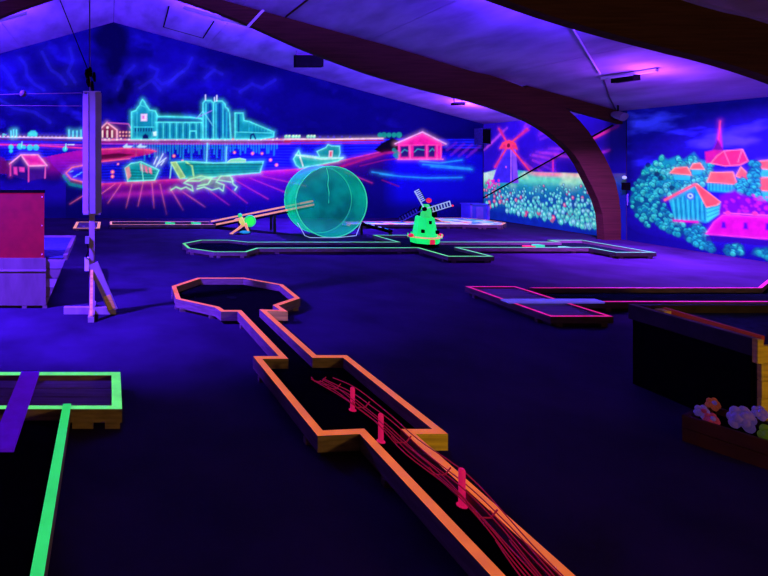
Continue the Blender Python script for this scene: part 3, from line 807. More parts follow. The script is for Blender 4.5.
# the painted windmill
cv.fill([(492, 183), (503, 149), (515.6, 149), (518.5, 183)], (58, 36, 232)); cv.fill([(511.5, 150), (515.6, 149), (518.5, 183), (513, 183)], (130, 70, 235))
cv.line([(492, 183), (503, 149)], (120, 60, 235), 1); cv.line([(511, 150), (511, 183)], (205, 110, 235), 1)
cv.fill([(500, 149), (502, 143), (509, 140), (515, 143), (517, 149)], (225, 40, 120)); cv.line([(500, 148), (503, 143), (509, 141), (515, 143.5), (517, 149)], (250, 60, 90), 1.6, glow=.35)
for (u, v) in ((499, 129), (527, 129), (495, 167), (530, 171)):
    cv.line([(508.5, 145), (u, v)], (250, 60, 110), 1.8, glow=.4)
    m_ = ((508.5 + u) / 2, (145 + v) / 2); ex = 3.0 if v < 140 else 1.5
    cv.fill([(m_[0] - ex * .4, m_[1]), (m_[0] + ex * .5, m_[1] + .5), (u + ex, v + .8), (u - ex * .4, v - .6)], (195, 30, 150), a=.75)
cv.dot(508.5, 145.4, 2.2, (120, 10, 70))
for k in range(26): cv.dot(489 + rng.uniform(-2, 10), 184 + rng.uniform(-4, 4.5), 1.4, (230, 40, 190), .9)
cv.dot(506, 167, 1, (225, 80, 235)); cv.line([(553, 171), (553, 160)], (215, 40, 175), 1.6, glow=.3)
# tulips
for k in range(400):
    u = 480 + 124 * rng.random() ** .85
    t = rng.random() ** .8
    v0 = np.interp(u, [480, 500, 600, 640], [180, 186, 184, 184]); v1 = np.interp(u, [480, 592, 640], [206, 228, 235])
    v = v0 + t * (v1 - v0)
    r = .7 + 1.35 * t
    pr = .40 * max(0, 1 - (u - 482) / 40) + .06
    c = (240, 80, 140) if rng.random() < pr else ((90, 225, 220) if rng.random() < .75 else (120, 200, 235))
    cv.dot(u, v, r + .9, (6, 30, 140), .6); cv.dot(u, v, r, c, .92, asp=1.25); cv.dot(u - .3, v - .4, r * .4, (200, 245, 240), .6)
    if t > .6: cv.line([(u, v + 1.5), (u + .3, v + 4)], (20, 130, 160), .6, .7)
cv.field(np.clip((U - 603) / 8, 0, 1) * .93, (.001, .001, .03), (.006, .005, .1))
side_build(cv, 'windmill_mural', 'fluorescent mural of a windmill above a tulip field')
# village
cv = side_canvas(3.4, 10.375)
cv.k = .0185
n1 = cv.noise(.8, 2.6, 5, 31); n2 = cv.noise(2.4, 2.4, 4, 32)
U, V = cv.U, cv.V
cv.B[:] = np.array([.006, .006, .06]) * (.6 + .7 * n1[..., None]); cv.F[:] = np.array([.002, .002, .22]) * (.35 + 1.2 * n1[..., None])
a = np.clip((n1 - .52) * 6, 0, 1) * np.clip((175 - V) / 30, 0, 1)
cv.field(a * .5, srgb((48, 60, 235)), (.05, .06, .9))
low = np.interp(U, [618, 640, 700, 768, 900, 1700], [214, 226, 238, 247, 262, 350])
cv.field(np.clip((V - low) / 8, 0, 1), (.001, .001, .05), (.003, .003, .05))
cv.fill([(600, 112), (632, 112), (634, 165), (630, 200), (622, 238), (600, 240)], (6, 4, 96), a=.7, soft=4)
def foliage(poly, n, seed, cols=((30, 190, 190), (60, 225, 205), (14, 120, 160)), r=(2.0, 3.6), base=(6, 70, 120), arcs=True):
    cv.fill(poly, base, soft=1.6)
    g = np.random.default_rng(seed)
    P_ = np.array(poly); x0, y0 = P_.min(0); x1, y1 = P_.max(0)
    pts = []
    while len(pts) < n:
        u, v = g.uniform(x0, x1), g.uniform(y0, y1)
        ins = False
        for i in range(len(poly)):
            ax, ay = poly[i]; bx, by = poly[(i + 1) % len(poly)]
            if (ay > v) != (by > v) and u < (bx - ax) * (v - ay) / (by - ay) + ax: ins = not ins
        if ins: pts.append((v, u))
    for v, u in sorted(pts):
        rr = g.uniform(*r); c = cols[g.integers(len(cols))]
        cv.dot(u, v, rr, (5, 76, 128), .7)
        if arcs:
            ro = g.uniform(-1.0, .5)
            cv.dot(u, v, rr * .72, tuple(int(q * .8) for q in c), .9)
            for q0 in (-2.6, -1.5):
                th = np.linspace(q0, q0 + 1.0, 4) + ro
                cv.line([(u + rr * .62 * math.cos(q), v + rr * .62 * math.sin(q)) for q in th], c, 1.0, .9)
        else:
            cv.dot(u, v, rr * .7, c, .9)
foliage([(642, 176), (646, 166), (656, 163), (662, 157), (668, 160), (676, 157), (684, 160), (694, 153), (699, 160), (712, 163), (712, 180), (700, 186), (684, 190), (668, 196), (656, 196)], 120, 1, base=(16, 150, 160), cols=((50, 225, 195), (30, 190, 180), (90, 240, 215)))
foliage([(632, 190), (640, 176), (652, 172), (660, 180), (662, 196), (656, 214), (648, 228), (638, 218), (631, 206)], 120, 2)
foliage([(650, 205), (664, 202), (672, 214), (684, 222), (688, 232), (680, 236), (664, 230), (652, 220)], 60, 3, r=(2, 3.2))
foliage([(684, 238), (690, 226), (700, 222), (706, 230), (712, 244), (714, 251), (700, 248)], 50, 4, r=(2.2, 3.6), cols=((40, 205, 205), (20, 140, 180)))
foliage([(724, 250), (730, 245), (740, 244), (744, 250), (738, 254), (728, 254)], 16, 5); foliage([(752, 254), (758, 249), (768, 247), (786, 250), (790, 258), (770, 259)], 30, 6)
# church
cv.fill([(720, 121), (722, 140), (723, 152), (712, 152), (716, 142)], (190, 26, 150)); cv.line([(720.3, 121), (718.5, 140)], (240, 60, 150), 1.3, glow=.35)
cv.fill([(711.5, 150), (717, 139), (723.5, 150)], (70, 10, 120), a=.8)
cv.fill([(705, 152), (714, 150), (723, 151), (722, 163), (706, 163)], (205, 24, 130))
cv.fill([(711, 163), (717, 156), (724, 151), (742.5, 149.5), (748, 161), (740, 165), (725, 166)], (232, 44, 104), outline=(255, 120, 140), ow=.9)
cv.line([(724, 151), (730, 165)], (255, 110, 150), .8); cv.line([(742, 150), (738, 162)], (255, 120, 150), .8)
# houses
def house(roofp, wall, rc=(250, 92, 88), wc=(30, 190, 185)):
    cv.fill(wall, wc, outline=(10, 110, 150), ow=.7); cv.fill(roofp, rc, outline=(255, 150, 130), ow=.9, glow=.15)
    (x0, y0), (x1, y1) = min(wall), max(wall)
house([(670, 173), (675, 168), (687, 167), (692, 175)], [(672, 174), (691, 175), (690, 181), (674, 180)])
house([(690, 169), (693, 164), (700, 163), (704, 169)], [(691, 169), (703, 169), (702, 175), (692, 175)])
house([(707, 182), (711, 172.5), (733, 172), (737, 184.5)], [(707, 182.5), (736, 184.5), (735, 193), (708, 191)])
for k in range(8): cv.line([(709.5 + k * 3.4, 183.5 + .2 * k), (709.5 + k * 3.4, 190.5)], (8, 100, 140), 1.0, .8)
house([(736, 176), (741, 167), (748, 174), (746, 180)], [(737, 178), (746, 180), (745, 186), (738, 185)])
house([(755, 168), (759, 161), (776, 160), (782, 170)], [(757, 168.5), (781, 170), (780, 179), (758, 177)])
house([(752, 190), (759, 178), (782, 177), (790, 192)], [(754, 190.5), (788, 192), (786, 203), (756, 201)])
foliage([(736, 186), (742, 176), (748, 184), (748, 196), (740, 196)], 18, 8, cols=((50, 220, 195),)); foliage([(748, 176), (750, 164), (756, 160), (760, 168), (758, 178)], 20, 9, cols=((50, 225, 200), (30, 190, 180)))
foliage([(746, 192), (750, 180), (757, 178), (760, 190), (756, 199)], 20, 10, cols=((50, 225, 200), (24, 170, 180)))
# magenta roofs and red flowers
cv.fill([(716, 214), (720, 196), (734, 190), (746, 196), (768, 202), (800, 208), (800, 222), (724, 218)], (120, 8, 170), soft=1.5)
for k in range(40): cv.dot(rng.uniform(718, 790), rng.uniform(195, 214), rng.uniform(1, 2), (205, 30, 185), .7)
cv.fill([(706, 234), (714, 222), (723, 215), (768, 217.5), (830, 222), (840, 248), (768, 239), (730, 236)], (214, 16, 170), outline=(245, 60, 190), ow=1, glow=.2)
for k in range(4):
    q = 722 + k * 22; cv.fill([(q, 222 + k * .7), (q + 3, 222 + k * .7), (q + 4, 228 + k), (q - .5, 228 + k)], (80, 10, 190))
cv.line([(724, 213), (830, 219)], (250, 90, 180), 1.2)
cv.dot(728, 213, 2, (245, 60, 160)); cv.dot(755, 213.5, 2, (245, 60, 160))
cv.fill([(706, 235), (768, 240), (840, 249), (840, 256), (768, 246), (706, 241)], (40, 6, 140), a=.9)
# barn
cv.fill([(669, 200), (694.5, 186), (698, 190), (706, 206), (706, 223), (697, 221), (675, 220)], (24, 165, 175))
cv.fill([(706, 207), (720, 203), (719, 214), (708, 222), (706, 222)], (60, 215, 195))
for k in range(14): cv.line([(673 + k * 2.4, 200 - k * .75 + (0 if k < 10 else (k - 9) * 3.6)), (675 + k * 2.3, 219.5)], (6, 80, 130) if k % 2 else (60, 220, 205), .8, .85)
for k in range(3): cv.line([(707, 209 + k * 4), (719, 205.5 + k * 3.4)], (10, 120, 140), .7)
cv.fill([(694.6, 184.4), (697, 184), (720.5, 202), (717, 205), (706.5, 207)], (250, 84, 84), outline=(255, 140, 120), ow=.9)
cv.line([(665, 200), (694.6, 184.6)], (255, 100, 120), 2.4, glow=.3)
cv.dot(690.3, 196, 3.9, (60, 120, 235)); cv.dot(690.3, 196, 2.5, (190, 225, 250)); cv.dot(690.3, 196, 1.2, (30, 90, 200))
cv.line([(674, 220.6), (697.5, 222)], (235, 20, 170), 2.0, glow=.3)
for (u, v) in ((657, 174), (661, 178), (672, 188), (648, 165)): cv.dot(u, v, 2.6, (4, 10, 70), .8)
# the village goes on towards the viewer, outside the picture
for k in range(4):
    q = 850 + k * 130; s_ = 1 + (q - 768) / 500; yb = np.interp(q, [768, 1700], [205, 260])
    house([(q, yb), (q + 18 * s_, yb - 22 * s_), (q + 58 * s_, yb - 22 * s_), (q + 74 * s_, yb)], [(q + 3 * s_, yb), (q + 72 * s_, yb), (q + 70 * s_, yb + 26 * s_), (q + 4 * s_, yb + 26 * s_)], (240, 80 - 12 * k, 100 + 12 * k))
    foliage([(q + 76 * s_, yb + 24 * s_), (q + 84 * s_, yb - 10 * s_), (q + 104 * s_, yb - 6 * s_), (q + 110 * s_, yb + 22 * s_)], 30, 40 + k, r=(3, 5))
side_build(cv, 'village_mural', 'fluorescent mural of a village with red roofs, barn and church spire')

# ------------------------------------------------------------------ minigolf courses
def offset(poly, w):
    n = len(poly)
    area = sum(poly[i][0] * poly[(i + 1) % n][1] - poly[(i + 1) % n][0] * poly[i][1] for i in range(n))
    s = 1 if area > 0 else -1
    res = []
    for i in range(n):
        p0, p1, p2 = Vector(poly[i - 1]), Vector(poly[i]), Vector(poly[(i + 1) % n])
        d1, d2 = (p1 - p0).normalized(), (p2 - p1).normalized()
        n1_, n2_ = Vector((-d1.y, d1.x)) * s, Vector((-d2.y, d2.x)) * s
        b = n1_ + n2_
        if b.length < 1e-6:
            b = n1_
        b = b / max(b.dot(n1_), .3)
        res.append(tuple(p1 + b * w))
    return res
def course(t, poly, neon_m, rw=.05, ztop=.12, surf=None, skip=(), surf_z=.05, side=None, skirt=True, z0=.035, yellow=()):
    inn_ = offset(poly, rw)
    n = len(poly)
    for i in range(n):
        if i in skip: continue
        j = (i + 1) % n
        mb = MB()
        mb.prism([poly[i], poly[j], inn_[j], inn_[i]], z0, ztop, 0, 1)
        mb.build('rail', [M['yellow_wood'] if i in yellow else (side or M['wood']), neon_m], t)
    mb = MB(); mb.prism(offset(poly, rw * .9), z0 - .01, surf_z); mb.build('playing_surface', surf or M['black'], t)
    if skirt:
        mb = MB(); mb.prism(offset(poly, .03), 0.0, z0 - .002); mb.build('base_board', M['dark_wood'], t)
        mb = MB()
        for i in range(n):
            if i in skip: continue
            a_, b_ = Vector(poly[i]), Vector(poly[(i + 1) % n])
            if (b_ - a_).length < .25: continue
            d_ = (b_ - a_).normalized()
            ia, ib = Vector(inn_[i]), Vector(inn_[(i + 1) % n])
            for tt in (.12, .88):
                c_ = a_.lerp(b_, tt) + (ia.lerp(ib, tt) - a_.lerp(b_, tt)) * .45
                mb.box(c_.x - .03, c_.x + .03, c_.y - .018, c_.y + .018, 0, z0)
        mb.build('feet', M['wood'], t, kind='stuff')
# orange course running towards the camera
XA, XB = 1.26, 1.54
orange = [(.72, 6.08), (1.10, 6.52), (1.68, 6.52), (2.05, 6.16), (2.03, 5.55), (1.71, 5.27), (1.73, 5.06), (1.53, 5.08), (1.56, 3.93), (1.79, 3.93), (1.82, 2.80), (1.645, 2.80), (1.66, .55), (1.36, .55), (1.345, 2.80), (1.11, 2.78), (1.075, 3.91), (1.27, 3.91), (1.24, 5.06), (1.08, 5.06), (1.05, 5.20), (.70, 5.52)]
t = thing('minigolf_course', 'orange-edged minigolf course with octagon end and red wire track', 'minigolf course', (1.45, 3.5, 0))
course(t, orange, M['n_orange'], .052, .125, M['black'], yellow=(6, 10))  # yellow wood on two end rails stands in for warm light
mb = MB(); mb.lathe([(.055, 0), (.055, .004)], (1.37, 5.85, .0505), 20); mb.build('hole_cup', M['black_plastic'], t)
# green tee course at the left
t = thing('minigolf_course', 'bright green T-shaped minigolf course with wooden tee boards', 'minigolf course', (-.45, 2.5, 0))
T2 = [(.072, 3.63), (.072, 3.09), (-.235, 3.09), (-.235, .5), (-.80, .5), (-.80, 3.09), (-1.10, 3.09), (-1.10, 3.63)]
inn_ = offset(T2, .062)
ax0, ax1 = -1.10, .072
def railbox(t, x0, x1, y0, y1, z0, z1, m_, name='rail', side=None):
    mb = MB(); mb.prism([(x0, y0), (x1, y0), (x1, y1), (x0, y1)], z0, z1, 0, 1); return mb.build(name, [side or M['wood'], m_], t)
railbox(t, -1.10, .010, 3.575, 3.63, .04, .12, M['n_green2'])
railbox(t, .010, .072, 3.09, 3.63, .04, .12, M['n_green2'])
railbox(t, -1.10, .010, 3.09, 3.135, .04, .12, M['n_green2'])
railbox(t, -1.16, -1.10, 3.09, 3.63, .04, .12, M['n_green2'])
railbox(t, -.285, -.235, .45, 3.155, .04, .1225, M['n_green'])
railbox(t, -.85, -.80, .45, 3.155, .04, .1225, M['n_green'])
for k in range(7):
    y0 = 3.138 + k * .0625
    mb = MB(); mb.box(-1.10, .010, y0, y0 + .0585, .07, .085 + .002 * (k % 2)); mb.build('deck_board', M['deck'], t)
mb = MB(); mb.box(-.80, -.285, .45, 3.09, .04, .052); mb.build('playing_surface', M['black'], t)
mb = MB(); mb.box(-.84, -.245, .5, 3.08, 0, .04); mb.box(-1.08, .0, 3.2, 3.55, 0, .07); mb.build('base_board', M['dark_wood'], t)
for x0, x1 in ((-.225, -.10), (-.03, .06)):
    mb = MB(); mb.box(x0, x1, 3.095, 3.2, 0, .04); mb.build('foot_block', M['wood'], t)
pl = MB(); pl.box(-.612, -.487, 2.63, 3.59, .1225, .14)
pl.build('loose_plank', M['plank_violet'], None, 'violet plank lying across the green tee rails', 'plank')
# pink course at the right
t = thing('minigolf_course', 'pink-edged minigolf course leading from tee towards the right wall', 'minigolf course', (6, 5.8, 0))
course(t, [(4.22, 4.98), (4.82, 4.98), (4.82, 6.18), (4.22, 6.18)], M['n_pink'], .04, .10, M['deck'], surf_z=.085)
course(t, [(4.92, 5.48), (7.55, 5.48), (8.05, 5.12), (8.6, 5.12), (9.0, 5.5), (9.0, 6.15), (8.6, 6.52), (8.25, 6.52), (7.6, 6.10), (4.92, 6.10)], M['n_pink'], .032, .105, M['carpet'], skip=(9,), side=M['wood'])
pl = MB(); pl.box(4.16, 5.16, 5.42, 5.54, .105, .122)
pl.build('loose_plank', M['plank_sheen'], None, 'pale violet plank lying across the pink tee rails', 'plank')
# far green course with the windmill
t = thing('minigolf_course', 'green-edged cross-shaped minigolf course under the small windmill', 'minigolf course', (5.5, 9.2, 0))
G = [(1.30, 9.36), (1.70, 9.76), (2.22, 9.76), (2.53, 9.53), (5.25, 9.53), (5.25, 10.4), (5.97, 10.4), (5.97, 9.55), (8.2, 9.55), (8.2, 9.76), (8.86, 9.76), (8.86, 8.43), (8.2, 8.43), (8.2, 8.90), (5.97, 8.90), (5.97, 8.08), (5.25, 8.08), (5.25, 8.87), (2.53, 8.84), (2.23, 8.48), (1.70, 8.48), (1.32, 8.84)]
course(t, G, M['n_green2'], .05, .10, M['carpet'])
for (x, y, c) in ((7.35, 9.15, 'n_red2'), (7.62, 9.28, 'n_green'), (7.9, 9.05, 'n_green2')):
    mb = MB(); mb.prism([(x - .1, y - .05), (x + .1, y - .05), (x + .06, y + .05), (x - .06, y + .05)], .05, .09); mb.build('bump', M[c], t)
# back track with tee, lane and speckled end
t = thing('minigolf_course', 'long orange-edged minigolf lane along the harbour mural with speckled end', 'minigolf course', (4, 12.4, 0))
course(t, [(-.84, 11.75), (-.23, 11.75), (-.23, 13.0), (-.84, 13.0)], M['n_track'], .07, .055, M['deck'], surf_z=.04, z0=.02)
course(t, [(0.0, 12.07), (2.45, 12.07), (2.45, 12.70), (0.0, 12.70)], M['n_track'], .05, .10, M['black'], skip=(1,))
course(t, [(5.6, 12.12), (8.2, 12.12), (8.6, 12.0), (9.05, 12.0), (9.45, 12.4), (9.45, 13.1), (9.15, 13.5), (8.4, 13.5), (8.1, 12.70), (5.6, 12.70)], M['n_track'], .05, .10, M['speckle'], surf_z=.085, skip=(9,))
for u in (170, 196):
    x, y = P(u, 222.5, .1)
    mb = MB(); mb.prism([(x - .1, y - .12), (x + .12, y), (x - .1, y + .12), (x - .04, y)], .05, .10); mb.build('arrow_marker', M['n_green'], t)
# ramp up to the drum: two rails on a board with struts
r0a, r0b = Vector((2.47, 12.70, .10)), Vector((2.47, 12.10, .10))
r1a = Vector(PY(313, 201, 11.2)); r1b = Vector(PY(314, 204.5, 11.0))
t2 = thing('ramp', 'pink-railed ramp climbing from the back lane into the teal drum', 'ramp', (3.4, 11.9, 0))
for a_, b_ in ((r0a, r1a), (r0b, r1b)):
    mb = MB(); mb.bar(a_, b_, .03, .038); mb.build('ramp_rail', M['n_track'], t2)
mb = MB()
dz = Vector((0, 0, -.05))
mb.add([r0a + dz, r0b + dz, r1b + dz, r1a + dz, r0a + 1.4 * dz, r0b + 1.4 * dz, r1b + 1.4 * dz, r1a + 1.4 * dz], [(0, 1, 2, 3), (7, 6, 5, 4), (0, 4, 5, 1), (1, 5, 6, 2), (2, 6, 7, 3), (3, 7, 4, 0)])
mb.build('ramp_bed', M['black'], t2)
for f_ in (.3, .62):
    q = r0a.lerp(r1a, f_); mb = MB(); mb.box(q.x - .025, q.x + .025, q.y - .02, q.y + .02, 0, q.z - .05); mb.build('strut', M['dark_wood'], t2)
    q = r0b.lerp(r1b, f_); mb = MB(); mb.box(q.x - .025, q.x + .025, q.y - .02, q.y + .02, 0, q.z - .05); mb.build('strut', M['dark_wood'], t2)

# ------------------------------------------------------------------ teal drum
DX, DY0, DY1, DR = 4.545, 10.68, 11.36, .735
t = thing('drum', 'big translucent teal drum standing upright beside the far green course', 'drum', (DX, (DY0 + DY1) / 2, 0))
def ring(y, r, n=56): return [(DX + r * math.cos(2 * math.pi * i / n), y, DR + .004 + r * math.sin(2 * math.pi * i / n)) for i in range(n)]
mb = MB(); mb.loft([ring(DY0, DR), ring(DY1, DR)], 0, True, cap=False); mb.build('rim_wall', M['drum_rim'], t)
def disc(y):
    mb = MB()
    r_ = ring(y, DR - .006)
    mb.add(r_, [tuple(range(len(r_)))])
    return mb.build('disc', M['drum_disc'], t)
disc(DY0 + .004); disc(DY1 - .004)
for y in (DY0, DY1):
    mb = MB(); r_ = ring(y, DR - .004, 48); mb.tube(r_ + [r_[0]], .011, 6); mb.build('edge_hoop', M['drum_edge'], t)
mb = MB(); mb.tube([(DX - .10, DY0 - .006, 2 * DR - .03), (DX - .06, DY0 - .008, DR + .52), (DX - .075, DY0 - .008, DR + .35), (DX - .05, DY0 - .008, DR + .2), (DX - .055, DY0 - .006, DR - .02)], .006, 6); mb.build('seam', M['drum_edge'], t)
mb = MB(); mb.tube([(DX - .66, DY0 + .1, .30), (DX - .55, DY0 - .02, .05), (DX - .45, DY0 - .04, .012), (DX + .1, DY0 - .04, .012), (DX + .5, DY0 - .02, .05), (DX + .66, DY0 + .1, .30)], .008, 6)
mb.build('stand_wire', M['n_white'], t)
# dark chute leaving the drum
t = thing('chute', 'short black chute with pale dashes beside the teal drum', 'chute', (5.2, 11.0, 0))
ca, cb = Vector(PY(361, 223.5, 11.2)), Vector(PY(391, 231.5, 10.75))
mb = MB(); mb.bar(ca, cb, .16, .05); mb.build('trough', M['black'], t)
for k in range(4):
    q0 = ca.lerp(cb, .12 + k * .22); q1 = ca.lerp(cb, .22 + k * .22); up = Vector((0, -.03, .032))
    mb = MB(); mb.bar(q0 + up, q1 + up, .03, .006); mb.build('dash', M['n_white'] if k < 3 else M['n_cyan'], t)
mb = MB(); mb.box(ca.x - .02, ca.x + .02, ca.y - .03, ca.y + .03, 0, ca.z - .02); mb.build('support', M['dark_wood'], t)
mb = MB(); mb.box(cb.x - .03, cb.x + .01, cb.y - .03, cb.y + .03, 0, max(cb.z - .02, .01)); mb.build('support', M['dark_wood'], t)

# ------------------------------------------------------------------ small figure under the ramp
def q3(u, v, dy=0): return Vector(PY(u, v, 11.25 + dy))
t = thing('figurine', 'small neon figurine with orange legs and green disc below the ramp', 'figurine', (q3(242, 234).x, 11.25, 0))
mb = MB(); mb.tube([q3(241, 217), q3(241.5, 221), q3(243.5, 225)], [.04, .06, .045], 8); mb.build('torso', M['n_yellow'], t)
mb = MB(); mb.ball(q3(240, 215.5), .05); mb.build('head', M['n_green'], t)
mb = MB(); mb.tube([q3(244.5, 223.5), q3(238, 229), q3(232, 233)], [.04, .026, .02], 8); mb.ball(q3(231.5, 233.6), .032, sc=(1.3, 1, .7)); mb.build('leg', M['n_track'], t)
mb = MB(); mb.tube([q3(245, 223.5), q3(247, 228), q3(248.5, 231)], [.04, .026, .02], 8); mb.build('leg', M['n_track'], t)
mb = MB(); mb.tube([q3(240, 219), q3(236, 219.5), q3(234, 221)], [.03, .025, .02], 8); mb.build('arm', M['n_track'], t)
mb = MB(); mb.ball(q3(245, 232), .07, sc=(1.7, 1, .45)); mb.build('shoe', M['n_cyan'], t)
cc = q3(250, 221, .06)
mb = MB(); pr = [(.145, -.02), (.15, 0), (.145, .02), (.05, .03), (.045, 0)]
mb.lathe([(.085, -.02), (.115, -.025), (.13, 0), (.115, .025), (.085, .02), (.085, -.02)], (0, 0, 0), 20); mb.v = [(cc.x + p[0], cc.y + p[2], cc.z + p[1]) for p in mb.v]; dsc = mb.build('disc', M['n_green'], t)
mb = MB(); mb.lathe([(.02, -.01), (.055, -.012), (.055, .012), (.02, .01)], (0, 0, 0), 12); mb.v = [(cc.x + p[0], cc.y + p[2], cc.z + p[1]) for p in mb.v]; mb.build('disc_boss', M['n_millgreen'], dsc)
mb = MB(); mb.box(cc.x - .02, cc.x + .02, cc.y + .03, cc.y + .07, 0, cc.z); mb.build('stake', M['dark_wood'], t)
mb = MB(); mb.lathe([(.14, 0), (.13, .012)], (q3(243, 234).x, 11.25, 0), 16); mb.build('foot_plate', M['black_plastic'], t)

# ------------------------------------------------------------------ small windmill
WX, WY = 5.66, 9.35
t = thing('windmill', 'small neon green garden windmill with white lattice sails', 'windmill', (WX, WY, .05))
k_ = WY / FP
def wz(v): return HC - (v - PV) * k_
oct_ = math.pi / 8
mb = MB(); mb.lathe([(.22, .05), (.22, .115)], (WX, WY, 0), 8, 0, False, oct_); mb.build('plinth', M['black'], t)
mb = MB(); mb.lathe([(.225, .115), (.24, .20)], (WX, WY, 0), 8, 0, False, oct_); bs = mb.build('base', M['n_millgreen'], t)
mb = MB(); mb.box(WX - .04, WX + .04, WY - .232, WY - .20, .118, .20); mb.build('door', M['n_red2'], bs)
mb = MB(); mb.lathe([(.265, .215), (.275, .228), (.275, .24), (.265, .24), (.2, .23)], (WX, WY, 0), 8, 0, False, oct_); mb.build('gallery', M['n_track'], t)
for s in (-1, 1):
    mb = MB(); mb.ball((WX + s * .262, WY - .03, .25), .045, 8, 6, sc=(1.2, 1, .8)); mb.build('gallery_knob', M['n_red2'], t)
mb = MB()
for k in range(8):
    a_ = oct_ + k * math.pi / 4
    x, y = WX + .265 * math.cos(a_), WY + .265 * math.sin(a_)
    mb.box(x - .006, x + .006, y - .006, y + .006, .2, .28)
mb.build('gallery_posts', M['n_millgreen'], t)
mb = MB(); mb.lathe([(.205, .20), (.19, .32), (.15, wz(217)), (.14, wz(216))], (WX, WY, 0), 8, 0, False, oct_); bd = mb.build('tower', M['n_millgreen'], t)
for (u, v) in ((425.6, 221.6), (432, 231), (418, 230)):
    x = WX + (u - 425.3) * k_; z = wz(v); rr = np.interp(z, [.20, .32, .575], [.205, .19, .15]) * .93
    mb = MB(); mb.box(x - .022, x + .022, WY - rr - .01, WY - rr + .03, z - .03, z + .03); mb.build('window', M['black'], bd)
mb = MB(); mb.lathe([(.15, wz(217)), (.155, wz(213)), (.12, wz(207)), (.05, wz(204))], (WX + .06, WY + .03, 0), 10, 0, False); mb.build('cap', M['black'], t)
mb = MB(); mb.lathe([(.09, wz(217)), (.085, wz(210)), (.05, wz(204))], (WX - .02, WY - .07, 0), 8, 0, False); mb.build('cap_front', M['n_green'], t)
mb = MB(); mb.ball((WX + .01, WY - .1, wz(200)), .045); mb.build('finial', M['n_red2'], t)
hub = Vector((5.54, WY - .19, .737))
mb = MB(); mb.ball(hub, .04); mb.build('hub', M['black'], t)
for ang in (119, 17, 209):
    L = .36 if ang in (119, 299) else .47
    a_ = math.radians(ang); d_ = Vector((math.cos(a_), 0, math.sin(a_))); n_ = Vector((math.sin(a_), 0, -math.cos(a_)))
    m_ = M['n_white'] if ang in (119, 17) else M['bluebox']
    mb = MB(); mb.bar(hub, hub + d_ * L, .016, .016, up=(0, 1, 0)); sl_ = mb.build('sail', m_, t)
    mb = MB(); mb.bar(hub + d_ * .12 + n_ * .09, hub + d_ * L + n_ * .09, .012, .012, up=(0, 1, 0)); mb.build('sail_edge', m_ if ang == 17 else M['black_plastic'], sl_)
    for k in range(7):
        b_ = hub + d_ * (.14 + k * (L - .15) / 6)
        mb = MB(); mb.bar(b_, b_ + n_ * .09, .014, .012, up=(0, 1, 0)); mb.build('slat', m_, sl_)
mb = MB(); a_ = math.radians(9); mb.ball(hub + Vector((.5 * math.cos(a_), 0, .5 * math.sin(a_) - .02)), .02); mb.build('sail_tip', M['n_red2'], t)

# ------------------------------------------------------------------ red wire track on the orange course
t = thing('wire_track', 'red wire ball track on three posts inside the orange course', 'wire track', (1.5, 2.8, .05))
path = [(1.45, 3.64, .065), (1.475, 3.30, .13), (1.50, 3.05, .14), (1.51, 2.85, .15), (1.515, 2.60, .145), (1.545, 2.32, .15), (1.55, 2.1, .13), (1.53, 1.9, .12), (1.51, 1.6, .11), (1.50, 1.2, .10)]
Pn = resample([(p[1], p[0]) for p in path], 40); Pz = resample([(p[1], p[2]) for p in path], 40)
yy = np.linspace(path[0][1], path[-1][1], 40)
xs = np.interp(yy[::-1], Pn[::-1, 0], Pn[::-1, 1])[::-1]; zs = np.interp(yy[::-1], Pz[::-1, 0], Pz[::-1, 1])[::-1]
def wire(dx, dz_, ph, i0=0, i1=40, fan=0.0):
    mb = MB()
    pts = []
    for i in range(i0, i1):
        f_ = max(0, (2.2 - yy[i]))
        pts.append((xs[i] + dx + fan * f_ + .004 * math.sin(yy[i] * 9 + ph), yy[i], max(zs[i] + dz_ + .005 * math.sin(yy[i] * 7 + ph * 2), .056)))
    mb.tube(pts, .003, 5)
    return mb.build('wire', M['n_red'], t)
wire(-.045, 0, 0); wire(-.018, -.012, 1.2); wire(.022, -.010, 2.2); wire(.048, .004, 3.1)
wire(-.05, .035, 4, 3, 40); wire(.052, .038, 5, 2, 40); wire(-.03, .0, .6, 26, 40, -.1); wire(.0, .0, 2.6, 26, 40, .0); wire(.035, .0, 3.6, 26, 40, .1); wire(.01, .02, 5.6, 24, 40, .05)
for y in (3.62, 3.42, 3.1, 2.7, 2.42, 2.15):
    x = float(np.interp(y, yy[::-1], xs[::-1])); z = float(np.interp(y, yy[::-1], zs[::-1]))
    mb = MB(); mb.tube([(x - .05, y, max(z + .02, .058)), (x - .025, y, max(z - .014, .058)), (x + .025, y, max(z - .014, .058)), (x + .052, y, max(z + .02, .058))], .0036, 5); mb.build('cross_tie', M['n_red'], t)
for (x, y, zt) in ((1.502, 3.22, .192), (1.49, 2.86, .205), (1.577, 2.33, .218)):
    mb = MB(); mb.lathe([(.014, .05), (.014, zt - .008), (.009, zt)], (x, y, 0), 8); ps = mb.build('post', M['n_post'], t)
    mb = MB(); mb.lathe([(.022, .0505), (.022, .055)], (x, y, 0), 10); mb.build('post_foot', M['n_post'], ps)

